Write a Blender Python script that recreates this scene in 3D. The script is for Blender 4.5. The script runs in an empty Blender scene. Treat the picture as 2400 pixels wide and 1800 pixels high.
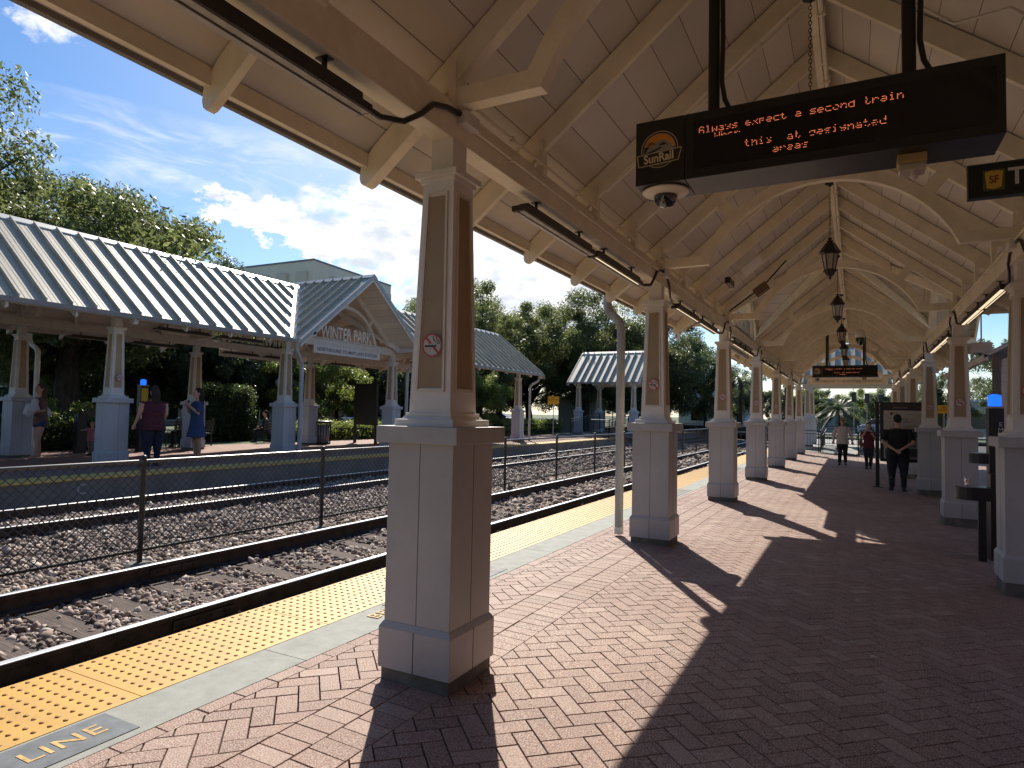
import bpy, bmesh, math, random
import numpy as np
from mathutils import Vector, Matrix
rad = math.radians
S = bpy.context.scene
COL = S.collection
PI = math.pi
# ------------------------------------------------------------------ camera
cam_d = bpy.data.cameras.new("camera"); cam = bpy.data.objects.new("camera", cam_d); COL.objects.link(cam)
S.camera = cam
cam_d.sensor_width = 36.0; cam_d.lens = 36.0*1530/2400; cam_d.clip_start = 0.05; cam_d.clip_end = 2000
RM = ((0.8855, 0.0033, 0.4646), (0.4642, -0.0491, -0.8844), (0.0199, 0.9988, -0.0450))
cam.matrix_world = Matrix.Translation((0, 0, 1.6)) @ Matrix(RM).to_4x4()
# ------------------------------------------------------------------ sun, sky
SUN_EL = rad(40.8); SUN_DIR = Vector((-0.538*math.cos(SUN_EL), 0.843*math.cos(SUN_EL), math.sin(SUN_EL))).normalized()
sun_d = bpy.data.lights.new("sun", 'SUN'); sun = bpy.data.objects.new("sun", sun_d); COL.objects.link(sun)
sun_d.energy = 5.0; sun_d.angle = rad(0.5); sun_d.color = (1.0, 0.93, 0.82)
sun.rotation_euler = SUN_DIR.to_track_quat('Z', 'Y').to_euler()
S.view_settings.view_transform = 'Standard'; S.view_settings.look = 'None'
S.view_settings.exposure = 0.5; S.view_settings.gamma = 1.0
S.cycles.max_bounces = 7; S.cycles.diffuse_bounces = 5; S.cycles.transparent_max_bounces = 12
S.cycles.use_denoising = True
W = bpy.data.worlds.new("World"); S.world = W; W.use_nodes = True

class NT:
    """small helper round a node tree"""
    def __init__(s, t): s.t = t; s.n = t.nodes; s.l = t.links
    def add(s, typ, **k):
        nd = s.n.new(typ)
        for a, b in k.items():
            if a.startswith('i_'):
                nd.inputs[a[2:].replace('_', ' ')].default_value = b
            else: setattr(nd, a, b)
        return nd
    def link(s, a, b): s.l.new(a, b)
    def math(s, op, a, b=None, c=None, clamp=False):
        nd = s.n.new('ShaderNodeMath'); nd.operation = op; nd.use_clamp = clamp
        for i, v in enumerate((a, b, c)):
            if v is None: continue
            if isinstance(v, (int, float)): nd.inputs[i].default_value = v
            else: s.l.new(v, nd.inputs[i])
        return nd.outputs[0]
    def mix(s, f, a, b, blend='MIX'):
        nd = s.n.new('ShaderNodeMix'); nd.data_type = 'RGBA'; nd.blend_type = blend
        for i, v in ((0, f), (6, a), (7, b)):
            if isinstance(v, (int, float)): nd.inputs[i].default_value = v
            elif isinstance(v, tuple): nd.inputs[i].default_value = (*v, 1) if len(v) == 3 else v
            else: s.l.new(v, nd.inputs[i])
        return nd.outputs[2]
    def ramp(s, v, stops):
        nd = s.n.new('ShaderNodeValToRGB'); e = nd.color_ramp.elements
        while len(e) < len(stops): e.new(0.5)
        for i, (p, c) in enumerate(stops):
            e[i].position = p; e[i].color = (c, c, c, 1) if isinstance(c, (int, float)) else (*c, 1)
        s.l.new(v, nd.inputs[0]); return nd.outputs[0]

def build_sky():
    t = NT(W.node_tree); t.n.clear()
    out = t.add('ShaderNodeOutputWorld'); bg = t.add('ShaderNodeBackground')
    sky = t.add('ShaderNodeTexSky'); sky.sky_type = 'NISHITA'; sky.sun_disc = False
    sky.sun_elevation = SUN_EL; sky.sun_rotation = rad(-32.5); sky.ozone_density = 2.2; sky.dust_density = 0.6; sky.air_density = 0.9
    tc = t.add('ShaderNodeTexCoord'); sep = t.add('ShaderNodeSeparateXYZ'); t.link(tc.outputs['Generated'], sep.inputs[0])
    x, y, z = sep.outputs
    D = 180/PI
    az = t.math('MULTIPLY', t.math('ARCTAN2', x, y), D)
    el = t.math('MULTIPLY', t.math('ARCSINE', z), D)
    comb = t.add('ShaderNodeCombineXYZ'); t.link(az, comb.inputs[0]); t.link(el, comb.inputs[1])
    def noise(sx, sy, rot, scale, det, rough, dist=0.0, off=0.0):
        mp = t.add('ShaderNodeMapping'); t.link(comb.outputs[0], mp.inputs[0])
        mp.inputs['Rotation'].default_value = (0, 0, rad(rot)); mp.inputs['Scale'].default_value = (sx, sy, 1)
        mp.inputs['Location'].default_value = (off, off*0.7, off*1.3)
        n = t.add('ShaderNodeTexNoise'); n.inputs['Scale'].default_value = scale; n.inputs['Detail'].default_value = det
        n.inputs['Roughness'].default_value = rough; n.inputs['Distortion'].default_value = dist
        t.link(mp.outputs[0], n.inputs[0]); return n.outputs[0]
    def ell(a0, e0, ra, re, rot=0.0):
        da = t.math('SUBTRACT', az, a0); de = t.math('SUBTRACT', el, e0)
        c, s_ = math.cos(rad(rot)), math.sin(rad(rot))
        u = t.math('DIVIDE', t.math('ADD', t.math('MULTIPLY', da, c), t.math('MULTIPLY', de, s_)), ra)
        v = t.math('DIVIDE', t.math('SUBTRACT', t.math('MULTIPLY', de, c), t.math('MULTIPLY', da, s_)), re)
        d = t.math('SQRT', t.math('ADD', t.math('MULTIPLY', u, u), t.math('MULTIPLY', v, v)))
        return t.math('SUBTRACT', 1.0, d)          # 1 at the centre, 0 on the rim
    # thin high wisps
    ci = noise(0.11, 0.42, 4, 0.75, 8, 0.62, 1.3)
    cim = t.ramp(ci, [(0.46, 0.0), (0.78, 1.0)])
    band = t.math('MAXIMUM', t.math('MAXIMUM', ell(-56, 18.5, 17, 3.6, -3), ell(-43, 19, 13, 3.2, -4)), t.math('MAXIMUM', ell(-50, 17.6, 9, 1.5, -14), 0.0))
    wf = t.math('MULTIPLY', t.math('MULTIPLY', t.math('POWER', t.math('MAXIMUM', band, 0.0), 0.6), t.math('ADD', t.math('MULTIPLY', cim, 1.3), 0.12)), 0.85, clamp=True)
    # heaped clouds
    cu = noise(1, 1.5, 0, 0.42, 10, 0.60, 0.15, 3.0)
    cu2 = t.math('SUBTRACT', cu, 0.5)
    def heap(m, gain=2.2, sharp=5.0, bias=-0.28):
        v = t.math('ADD', t.math('ADD', m, bias), t.math('MULTIPLY', cu2, gain))
        return t.math('MULTIPLY', v, sharp, clamp=True)
    h1 = t.math('MAXIMUM', heap(ell(-48.8, 15.3, 6.0, 2.3, -10), 2.4, 6.0, -0.26), heap(ell(-44.8, 14.0, 4.2, 2.2, -16), 2.2, 6.0, -0.18))
    h2 = t.math('MULTIPLY', heap(ell(-64.5, 26.5, 4.2, 2.4, 10), 2.6, 2.2, -0.4), 0.9)
    low = t.math('MAXIMUM', ell(-33, 14.0, 14, 5.6, -8), ell(-38.5, 16.6, 6, 3.2, -20))
    low = t.math('MAXIMUM', t.math('MAXIMUM', low, ell(-24, 11.0, 15, 5.0, 0)), ell(-38, 14.6, 9.5, 4.6, -12))
    h3 = heap(low, 2.0, 2.4, 0.02)
    # a general scatter of cloud for the rest of the sky
    gen = noise(0.06, 0.16, 0, 1.0, 6, 0.6, 0.4, 9.0)
    genm = t.ramp(gen, [(0.55, 0.0), (0.78, 0.7)])
    away = t.math('MULTIPLY', t.math('SUBTRACT', t.math('ABSOLUTE', t.math('ADD', az, 50)), 26), 0.08, clamp=True)
    h4 = t.math('MULTIPLY', genm, away)
    hor = t.math('MULTIPLY', t.math('SUBTRACT', 7.0, el), 0.07, clamp=True)
    m = t.math('MAXIMUM', t.math('MAXIMUM', wf, h1), t.math('MAXIMUM', t.math('MAXIMUM', h2, h3), t.math('MAXIMUM', h4, hor)))
    m = t.math('MULTIPLY', m, t.math('MULTIPLY', t.math('ADD', el, 1.0), 2.0, clamp=True))
    shade = t.ramp(noise(1, 2.0, 8, 0.30, 6, 0.6, 0.2, 5.0), [(0.35, (5.6, 6.0, 6.7)), (0.60, (9.2, 9.1, 9.0))])
    satn = t.add('ShaderNodeHueSaturation'); satn.inputs['Saturation'].default_value = 1.38; satn.inputs['Value'].default_value = 1.05
    t.link(sky.outputs[0], satn.inputs['Color'])
    colr = t.mix(m, satn.outputs[0], shade)
    t.link(colr, bg.inputs[0]); bg.inputs[1].default_value = 0.098
    t.link(bg.outputs[0], out.inputs[0])
build_sky()

# ------------------------------------------------------------------ materials
MATS = {}
def mat(name, col, rough=0.6, metal=0.0, var=0.06, scale=6.0, bump=0.0, bscale=40.0, col2=None, spec=None, island=0.0, stretch=(1, 1, 1), coat=0.0, dirt=0.0):
    if name in MATS: return MATS[name]
    m = bpy.data.materials.new(name); m.use_nodes = True; MATS[name] = m
    t = NT(m.node_tree); b = t.n['Principled BSDF']
    tc = t.add('ShaderNodeTexCoord'); mp = t.add('ShaderNodeMapping'); t.link(tc.outputs['Object'], mp.inputs[0])
    mp.inputs['Scale'].default_value = stretch
    n = t.add('ShaderNodeTexNoise', i_Scale=scale, i_Detail=6.0, i_Roughness=0.62); t.link(mp.outputs[0], n.inputs[0])
    c2 = col2 or tuple(max(0, c*(1-2.2*var)) for c in col)
    c1 = tuple(min(1, c*(1+var)) for c in col)
    f = t.ramp(n.outputs[0], [(0.32, 0.0), (0.68, 1.0)])
    c = t.mix(f, c1, c2)
    if dirt:
        nd = t.add('ShaderNodeTexNoise', i_Scale=2.3, i_Detail=9.0, i_Roughness=0.72); t.link(tc.outputs['Object'], nd.inputs[0])
        ns = t.add('ShaderNodeTexNoise', i_Scale=17.0, i_Detail=4.0, i_Roughness=0.8); t.link(tc.outputs['Object'], ns.inputs[0])
        dk = t.math('MULTIPLY', t.math('ADD', t.ramp(nd.outputs[0], [(0.52, 0.0), (0.72, 0.8)]), t.ramp(ns.outputs[0], [(0.66, 0.0), (0.70, 0.9)])), dirt, clamp=True)
        c = t.mix(dk, c, tuple(q*0.45 for q in col))
    if island:
        g = t.add('ShaderNodeNewGeometry'); hs = t.add('ShaderNodeHueSaturation'); t.link(c, hs.inputs['Color'])
        t.link(t.math('ADD', t.math('MULTIPLY', g.outputs['Random Per Island'], 2*island), 1-island), hs.inputs['Value']); c = hs.outputs[0]
    t.link(c, b.inputs['Base Color'])
    b.inputs['Metallic'].default_value = metal
    rr = t.math('ADD', t.math('MULTIPLY', n.outputs[0], 0.16), rough-0.08, clamp=True); t.link(rr, b.inputs['Roughness'])
    if spec is not None: b.inputs['Specular IOR Level'].default_value = spec
    if coat: b.inputs['Coat Weight'].default_value = coat
    if bump:
        n2 = t.add('ShaderNodeTexNoise', i_Scale=bscale, i_Detail=5.0); t.link(mp.outputs[0], n2.inputs[0])
        bp = t.add('ShaderNodeBump', i_Strength=bump, i_Distance=0.01); t.link(n2.outputs[0], bp.inputs['Height']); t.link(bp.outputs[0], b.inputs['Normal'])
    return m
def emis(name, col, strength, base=(0.02, 0.02, 0.02)):
    if name in MATS: return MATS[name]
    m = mat(name, base, 0.4); b = m.node_tree.nodes['Principled BSDF']
    b.inputs['Emission Color'].default_value = (*col, 1); b.inputs['Emission Strength'].default_value = strength
    return m
M_cream = mat('cream_paint', (0.88, 0.80, 0.62), 0.5, var=0.06, scale=3.0, dirt=0.3, bump=0.05, bscale=60)
M_creamF = mat('cream_paint_column', (0.76, 0.72, 0.66), 0.5, var=0.05, scale=2.0, dirt=0.35, bump=0.08, bscale=50)
M_grey = mat('grey_paint', (0.435, 0.425, 0.425), 0.5, dirt=0.35, var=0.06, scale=1.6, bump=0.08, bscale=45)
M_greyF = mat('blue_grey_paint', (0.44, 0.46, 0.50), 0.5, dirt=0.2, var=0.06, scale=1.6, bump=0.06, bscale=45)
M_tan = mat('tan_panel_paint', (0.36, 0.26, 0.15), 0.6, var=0.06, scale=3.0, bump=0.05)
M_trim = mat('panel_trim_paint', (0.68, 0.61, 0.52), 0.5)
M_conc = mat('old_concrete', (0.34, 0.33, 0.29), 0.85, var=0.14, scale=2.5, bump=0.4, bscale=70)
M_concD = mat('dark_concrete', (0.16, 0.15, 0.125), 0.9, var=0.2, scale=5, bump=0.5, bscale=50)
M_black = mat('black_metal', (0.018, 0.017, 0.018), 0.4, spec=0.5)
M_bronze = mat('dark_bronze', (0.03, 0.024, 0.022), 0.42)
M_galv = mat('galvanised_pipe', (0.42, 0.41, 0.37), 0.55, var=0.12, scale=3.0, bump=0.1, stretch=(4, 4, 0.6))
M_white = mat('white_paint', (0.72, 0.70, 0.66), 0.5)
M_rail = mat('rusty_rail', (0.045, 0.028, 0.022), 0.75, var=0.3, scale=8, bump=0.3)
M_railtop = mat('worn_rail_top', (0.93, 0.92, 0.9), 0.34, metal=0.65, stretch=(1, 0.05, 1))
M_tie = mat('weathered_tie_wood', (0.12, 0.085, 0.07), 0.9, var=0.32, scale=14, bump=0.8, bscale=30, stretch=(0.25, 5, 2), island=0.25)
M_yel = mat('yellow_tactile', (0.60, 0.325, 0.04), 0.55, var=0.08, scale=5, col2=(0.50, 0.285, 0.055), dirt=0.35, bump=0.15, bscale=90)
M_bark = mat('oak_bark', (0.055, 0.042, 0.032), 0.95, var=0.3, scale=3, bump=0.8, bscale=14, stretch=(3, 3, 0.8))
M_skin = mat('skin', (0.52, 0.30, 0.21), 0.55, var=0.04)
M_skinT = mat('tanned_skin', (0.40, 0.22, 0.14), 0.55, var=0.04)

def ceiling_mat(name, swap):
    m = bpy.data.materials.new(name); m.use_nodes = True; t = NT(m.node_tree); b = t.n['Principled BSDF']
    tc = t.add('ShaderNodeTexCoord'); sep = t.add('ShaderNodeSeparateXYZ'); t.link(tc.outputs['Object'], sep.inputs[0])
    cb = t.add('ShaderNodeCombineXYZ')
    a, c = (1, 0) if not swap else (0, 1)
    t.link(t.math('ADD', sep.outputs[a], -0.4675), cb.inputs[0]); t.link(t.math('MULTIPLY', sep.outputs[c], 1.28), cb.inputs[1])
    br = t.add('ShaderNodeTexBrick'); t.link(cb.outputs[0], br.inputs[0])
    br.offset = 0.0; br.inputs['Color1'].default_value = (0.76, 0.70, 0.61, 1); br.inputs['Color2'].default_value = (0.65, 0.60, 0.525, 1)
    br.inputs['Mortar'].default_value = (0.24, 0.20, 0.16, 1); br.inputs['Scale'].default_value = 1.0
    br.inputs['Mortar Size'].default_value = 0.004; br.inputs['Mortar Smooth'].default_value = 0.1; br.inputs['Bias'].default_value = 0.0
    br.inputs['Brick Width'].default_value = 1.2325; br.inputs['Row Height'].default_value = 0.285
    n = t.add('ShaderNodeTexNoise', i_Scale=1.4, i_Detail=5.0); t.link(tc.outputs['Object'], n.inputs[0])
    cc = t.mix(0.35, br.outputs['Color'], t.ramp(n.outputs[0], [(0.3, 0.60), (0.7, 1.05)]), 'MULTIPLY')
    t.link(cc, b.inputs['Base Color']); b.inputs['Roughness'].default_value = 0.6
    bp = t.add('ShaderNodeBump', i_Strength=0.5, i_Distance=0.004); bp.invert = True
    t.link(br.outputs['Fac'], bp.inputs['Height']); t.link(bp.outputs[0], b.inputs['Normal'])
    return m
M_ceil = ceiling_mat('painted_ceiling_boards', False); M_ceil2 = ceiling_mat('painted_gable_boards', True)
def metal_roof_mat():
    m = bpy.data.materials.new('galvalume_roof'); m.use_nodes = True; t = NT(m.node_tree); b = t.n['Principled BSDF']
    tc = t.add('ShaderNodeTexCoord'); mp = t.add('ShaderNodeMapping'); t.link(tc.outputs['Object'], mp.inputs[0]); mp.inputs['Scale'].default_value = (0.5, 9, 0.5)
    n = t.add('ShaderNodeTexNoise', i_Scale=3.0, i_Detail=6.0); t.link(mp.outputs[0], n.inputs[0])
    t.link(t.mix(t.ramp(n.outputs[0], [(0.35, 0.0), (0.65, 1.0)]), (0.50, 0.435, 0.32), (0.33, 0.29, 0.22)), b.inputs['Base Color'])
    b.inputs['Metallic'].default_value = 0.0; b.inputs['Roughness'].default_value = 0.5; b.inputs['Specular IOR Level'].default_value = 0.4
    return m
M_roof = metal_roof_mat()
M_seam = mat('roof_seam_metal', (0.33, 0.34, 0.35), 0.45, metal=0.3)
def brick_mat():
    m = bpy.data.materials.new('paving_brick'); m.use_nodes = True; t = NT(m.node_tree); b = t.n['Principled BSDF']
    tc = t.add('ShaderNodeTexCoord'); g = t.add('ShaderNodeNewGeometry')
    n = t.add('ShaderNodeTexNoise', i_Scale=130.0, i_Detail=3.0, i_Roughness=0.7); t.link(tc.outputs['Object'], n.inputs[0])
    n2 = t.add('ShaderNodeTexNoise', i_Scale=0.55, i_Detail=5.0); t.link(tc.outputs['Object'], n2.inputs[0])
    base = t.ramp(g.outputs['Random Per Island'], [(0.0, (0.17, 0.085, 0.065)), (0.35, (0.25, 0.13, 0.10)), (0.7, (0.21, 0.105, 0.08)), (1.0, (0.33, 0.21, 0.165))])
    dust = t.ramp(n.outputs[0], [(0.46, 0.0), (0.58, 1.0)])
    amt = t.math('MULTIPLY', dust, t.ramp(n2.outputs[0], [(0.35, 0.5), (0.65, 0.95)]))
    c = t.mix(amt, base, (0.60, 0.50, 0.41))
    n3 = t.add('ShaderNodeTexNoise', i_Scale=55.0, i_Detail=2.0); t.link(tc.outputs['Object'], n3.inputs[0])
    c = t.mix(t.ramp(n3.outputs[0], [(0.60, 0.0), (0.70, 0.6)]), c, (0.12, 0.065, 0.055))
    vo = t.add('ShaderNodeTexVoronoi', i_Scale=2.6); t.link(tc.outputs['Object'], vo.inputs[0])
    c = t.mix(t.ramp(vo.outputs['Distance'], [(0.035, 0.65), (0.05, 0.0)]), c, (0.07, 0.05, 0.045))
    n4 = t.add('ShaderNodeTexNoise', i_Scale=1.1, i_Detail=8.0, i_Roughness=0.7); t.link(tc.outputs['Object'], n4.inputs[0])
    c = t.mix(t.ramp(n4.outputs[0], [(0.50, 0.0), (0.70, 0.5)]), c, (0.15, 0.085, 0.065))
    t.link(c, b.inputs['Base Color']); b.inputs['Roughness'].default_value = 0.72; b.inputs['Specular IOR Level'].default_value = 0.35
    bp = t.add('ShaderNodeBump', i_Strength=0.25, i_Distance=0.004); t.link(n.outputs[0], bp.inputs['Height']); t.link(bp.outputs[0], b.inputs['Normal'])
    return m
M_brick = brick_mat()
def leaf_mat(name, c1, c2, c3):
    m = bpy.data.materials.new(name); m.use_nodes = True; t = NT(m.node_tree); t.n.clear()
    out = t.add('ShaderNodeOutputMaterial'); g = t.add('ShaderNodeNewGeometry'); tc = t.add('ShaderNodeTexCoord')
    n = t.add('ShaderNodeTexNoise', i_Scale=0.45, i_Detail=3.0); t.link(tc.outputs['Object'], n.inputs[0])
    base = t.ramp(g.outputs['Random Per Island'], [(0.0, c1), (0.6, c2), (1.0, c3)])
    c = t.mix(t.ramp(n.outputs[0], [(0.4, 0.0), (0.62, 0.55)]), base, c3)
    d = t.add('ShaderNodeBsdfPrincipled'); t.link(c, d.inputs['Base Color']); d.inputs['Roughness'].default_value = 0.42
    tr = t.add('ShaderNodeBsdfTranslucent'); hs = t.add('ShaderNodeHueSaturation', i_Value=2.3, i_Saturation=1.1); t.link(c, hs.inputs['Color']); t.link(hs.outputs[0], tr.inputs[0])
    mx = t.add('ShaderNodeMixShader', i_Fac=0.5); t.link(d.outputs[0], mx.inputs[1]); t.link(tr.outputs[0], mx.inputs[2]); t.link(mx.outputs[0], out.inputs[0])
    return m
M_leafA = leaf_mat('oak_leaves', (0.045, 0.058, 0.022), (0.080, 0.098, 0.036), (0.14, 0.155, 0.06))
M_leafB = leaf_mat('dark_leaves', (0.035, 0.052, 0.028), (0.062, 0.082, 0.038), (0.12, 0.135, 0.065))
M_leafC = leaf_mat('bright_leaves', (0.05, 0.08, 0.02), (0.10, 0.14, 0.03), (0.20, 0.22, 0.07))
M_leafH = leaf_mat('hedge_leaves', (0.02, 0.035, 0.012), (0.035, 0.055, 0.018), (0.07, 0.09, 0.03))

# ------------------------------------------------------------------ mesh helpers
class MB:
    def __init__(s): s.v = []; s.f = []; s.sm = []
    def add(s, vs, fs, smooth=False):
        o = len(s.v); s.v.extend([tuple(v) for v in vs]); s.f.extend([tuple(i+o for i in f) for f in fs]); s.sm.extend([smooth]*len(fs)); return s
    def box(s, x0, x1, y0, y1, z0, z1):
        return s.add([(x0, y0, z0), (x1, y0, z0), (x1, y1, z0), (x0, y1, z0), (x0, y0, z1), (x1, y0, z1), (x1, y1, z1), (x0, y1, z1)],
                     [(0, 3, 2, 1), (4, 5, 6, 7), (0, 1, 5, 4), (1, 2, 6, 5), (2, 3, 7, 6), (3, 0, 4, 7)])
    def cbox(s, c, d): return s.box(c[0]-d[0]/2, c[0]+d[0]/2, c[1]-d[1]/2, c[1]+d[1]/2, c[2]-d[2]/2, c[2]+d[2]/2)
    def frus(s, cx, cy, z0, hx0, hy0, z1, hx1, hy1):
        return s.add([(cx-hx0, cy-hy0, z0), (cx+hx0, cy-hy0, z0), (cx+hx0, cy+hy0, z0), (cx-hx0, cy+hy0, z0),
                      (cx-hx1, cy-hy1, z1), (cx+hx1, cy-hy1, z1), (cx+hx1, cy+hy1, z1), (cx-hx1, cy+hy1, z1)],
                     [(0, 3, 2, 1), (4, 5, 6, 7), (0, 1, 5, 4), (1, 2, 6, 5), (2, 3, 7, 6), (3, 0, 4, 7)])
    def hexa(s, p):   # eight corners, bottom loop then top loop
        return s.add(p, [(0, 3, 2, 1), (4, 5, 6, 7), (0, 1, 5, 4), (1, 2, 6, 5), (2, 3, 7, 6), (3, 0, 4, 7)])
    def prism(s, poly, axis, a, b):   # poly of 2D points swept along an axis
        n = len(poly)
        def P(p, t): return {'x': (t, p[0], p[1]), 'y': (p[0], t, p[1]), 'z': (p[0], p[1], t)}[axis]
        vs = [P(p, a) for p in poly]+[P(p, b) for p in poly]
        fs = [tuple(range(n)), tuple(range(2*n-1, n-1, -1))]+[(i, (i+1) % n, n+(i+1) % n, n+i) for i in range(n)]
        return s.add(vs, fs)
    def slab(s, pts, t):  # polygon in 3D thickened downward by t
        n = len(pts); vs = [tuple(p) for p in pts]+[(p[0], p[1], p[2]-t) for p in pts]
        return s.add(vs, [tuple(range(n)), tuple(range(2*n-1, n-1, -1))]+[(i, (i+1) % n, n+(i+1) % n, n+i) for i in range(n)])
    def tube(s, pts, r, n=10, cap=True, smooth=True):
        pts = [Vector(p) for p in pts]; rs = r if isinstance(r, (list, tuple)) else [r]*len(pts)
        rings = []; up = None
        for i, p in enumerate(pts):
            d = (pts[min(i+1, len(pts)-1)]-pts[max(i-1, 0)]).normalized()
            if up is None: up = Vector((0, 0, 1)) if abs(d.z) < 0.9 else Vector((1, 0, 0))
            a = d.cross(up).normalized(); b = a.cross(d).normalized(); up = b
            rings.append([p+(a*math.cos(2*PI*k/n)+b*math.sin(2*PI*k/n))*rs[i] for k in range(n)])
        vs = [v for r_ in rings for v in r_]; fs = []
        for i in range(len(pts)-1):
            for k in range(n): fs.append((i*n+k, i*n+(k+1) % n, (i+1)*n+(k+1) % n, (i+1)*n+k))
        s.add(vs, fs, smooth)
        if cap: s.add(rings[0], [tuple(range(n))]); s.add(rings[-1], [tuple(range(n-1, -1, -1))])
        return s
    def lathe(s, prof, c, n=16, smooth=True, sy=1.0):
        vs = [(c[0]+r*math.cos(2*PI*k/n), c[1]+sy*r*math.sin(2*PI*k/n), c[2]+z) for r, z in prof for k in range(n)]
        fs = [(i*n+k, i*n+(k+1) % n, (i+1)*n+(k+1) % n, (i+1)*n+k) for i in range(len(prof)-1) for k in range(n)]
        fs.append(tuple(range(n))); fs.append(tuple(range(len(prof)*n-1, (len(prof)-1)*n-1, -1)))
        return s.add(vs, fs, smooth)
    def ball(s, c, r, n=12, m=8):
        rx, ry, rz = r if isinstance(r, tuple) else (r, r, r)
        return s.lathe([(max(1e-3, math.sin(PI*i/m)), math.cos(PI*i/m)) for i in range(m+1)], (0, 0, 0), n) and s._xf(m, n, c, rx, ry, rz)
    def _xf(s, m, n, c, rx, ry, rz):
        k = (m+1)*n
        for i in range(len(s.v)-k, len(s.v)):
            x, y, z = s.v[i]; s.v[i] = (c[0]+x*rx, c[1]+y*ry, c[2]+z*rz)
        return s
    def build(s, name, m, parent=None, bev=0.0, org=None):
        o = org if org is not None else ORG.get(parent.name, (0, 0, 0)) if parent else (0, 0, 0)
        me = bpy.data.meshes.new(name)
        me.from_pydata([(x-o[0], y-o[1], z-o[2]) for x, y, z in s.v], [], s.f)
        me.polygons.foreach_set('use_smooth', s.sm)
        me.materials.append(m)
        ob = bpy.data.objects.new(name, me); COL.objects.link(ob)
        b = bmesh.new(); b.from_mesh(me); bmesh.ops.recalc_face_normals(b, faces=b.faces)
        if bev: bmesh.ops.bevel(b, geom=[e for e in b.edges if e.is_manifold and e.calc_face_angle(0) > 0.5], offset=bev, segments=2, profile=0.6, affect='EDGES', clamp_overlap=True)
        b.to_mesh(me); b.free()
        if parent: ob.parent = parent; ORG[ob.name] = o
        else: ORG[ob.name] = o; ob.location = o
        return ob
ORG = {}
def tag(o, label=None, cat=None, group=None, kind=None):
    if label: o['label'] = label
    if cat: o['category'] = cat
    if group: o['group'] = group
    if kind: o['kind'] = kind
    return o
def thing(name, loc, label, cat, group=None):
    o = bpy.data.objects.new(name, None); COL.objects.link(o); o.location = loc; ORG[o.name] = tuple(loc)
    o.empty_display_size = 0.1
    return tag(o, label, cat, group)
def copy_tree(o, parent=None):
    c = o.copy(); COL.objects.link(c)
    if parent: c.parent = parent; c.matrix_parent_inverse = o.matrix_parent_inverse.copy()
    for ch in list(o.children): copy_tree(ch, c)
    return c
def dup(o, loc, label, rz=None, group=None, scale=None):
    c = copy_tree(o); c.location = loc
    if rz is not None: c.rotation_euler = (0, 0, rz)
    if scale: c.scale = (scale,)*3 if isinstance(scale, (int, float)) else scale
    tag(c, label, None, group); return c
def text(name, body, m, parent, size, mtx, depth=0.004, align='CENTER', sx=1.0, off=0.0, space=1.0):
    """lettering as its own mesh; mtx places the text plane (x right, y up, z towards the reader)"""
    cu = bpy.data.curves.new(name, 'FONT'); cu.body = body; cu.size = size; cu.extrude = depth; cu.align_x = align; cu.align_y = 'CENTER'
    cu.resolution_u = 3; cu.offset = off; cu.space_character = space
    tmp = bpy.data.objects.new('tmp', cu); COL.objects.link(tmp)
    me = bpy.data.meshes.new_from_object(tmp.evaluated_get(bpy.context.evaluated_depsgraph_get()))
    bpy.data.objects.remove(tmp); bpy.data.curves.remove(cu)
    o = ORG.get(parent.name, (0, 0, 0)) if parent else (0, 0, 0)
    me.transform(Matrix.Translation((-o[0], -o[1], -o[2])) @ mtx @ Matrix.Diagonal((sx, 1, 1, 1)))
    me.name = name; me.materials.clear(); me.materials.append(m)
    ob = bpy.data.objects.new(name, me); COL.objects.link(ob)
    if parent: ob.parent = parent
    return ob
def facing(pos, nrm, up=(0, 0, 1)):
    z = Vector(nrm).normalized(); y = Vector(up); x = y.cross(z).normalized(); y = z.cross(x)
    m = Matrix((x, y, z)).transposed().to_4x4(); m.translation = Vector(pos); return m

exec_parts = []
# ================================================================== GROUND, PLATFORMS, TRACKS
def pz(x): return 0.0 if x < -2.3 else -0.03*(x+2.3)          # near platform falls away from the track
FZ = 0.27                                                        # far platform level
rng = random.Random(7)
M_grass = mat('mown_grass', (0.07, 0.10, 0.03), 0.9, var=0.3, scale=0.6, bump=0.6, bscale=8)
M_asph = mat('asphalt', (0.055, 0.054, 0.052), 0.9, var=0.15, scale=1.5, bump=0.3, bscale=60)
g = MB()
prof = [(-900, 0.1), (-60, 0.15), (-20.2, 0.2), (-12.75, 0.18), (-12.7, -0.4), (-4.5, -0.6), (-4.4, -0.25), (6, -0.35), (60, -0.35), (900, -0.4)]
ys = [-400, -20, 0, 40, 120, 1500]
vs = [(x, y, z) for y in ys for x, z in prof]; n = len(prof)
g.add(vs, [(j*n+i, j*n+i+1, (j+1)*n+i+1, (j+1)*n+i) for j in range(len(ys)-1) for i in range(n-1)])
tag(g.build('ground', M_grass), kind='structure')
b = MB(); b.box(-120, 120, 62, 74, 0.30, 0.304); tag(b.build('road', M_asph), kind='structure')
b = MB(); b.box(-120, 120, 60.3, 62, 0.28, 0.42); tag(b.build('pavement', M_conc), kind='structure')
b = MB(); b.box(5.4, 16, -6, 60, -0.28, -0.16); tag(b.build('parking_lane', M_asph), kind='structure')
# near platform: edge wall and setting bed
PY0, PY1 = -20.0, 36.0
b = MB()
b.prism([(-4.25, -0.62), (-4.25, -0.03), (-2.3, -0.03), (5.4, pz(5.4)-0.03), (5.4, -0.7)], 'y', PY0, PY1)
tag(b.build('platform', mat('mortar_bed', (0.03, 0.022, 0.02), 0.95)), kind='structure')
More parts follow.
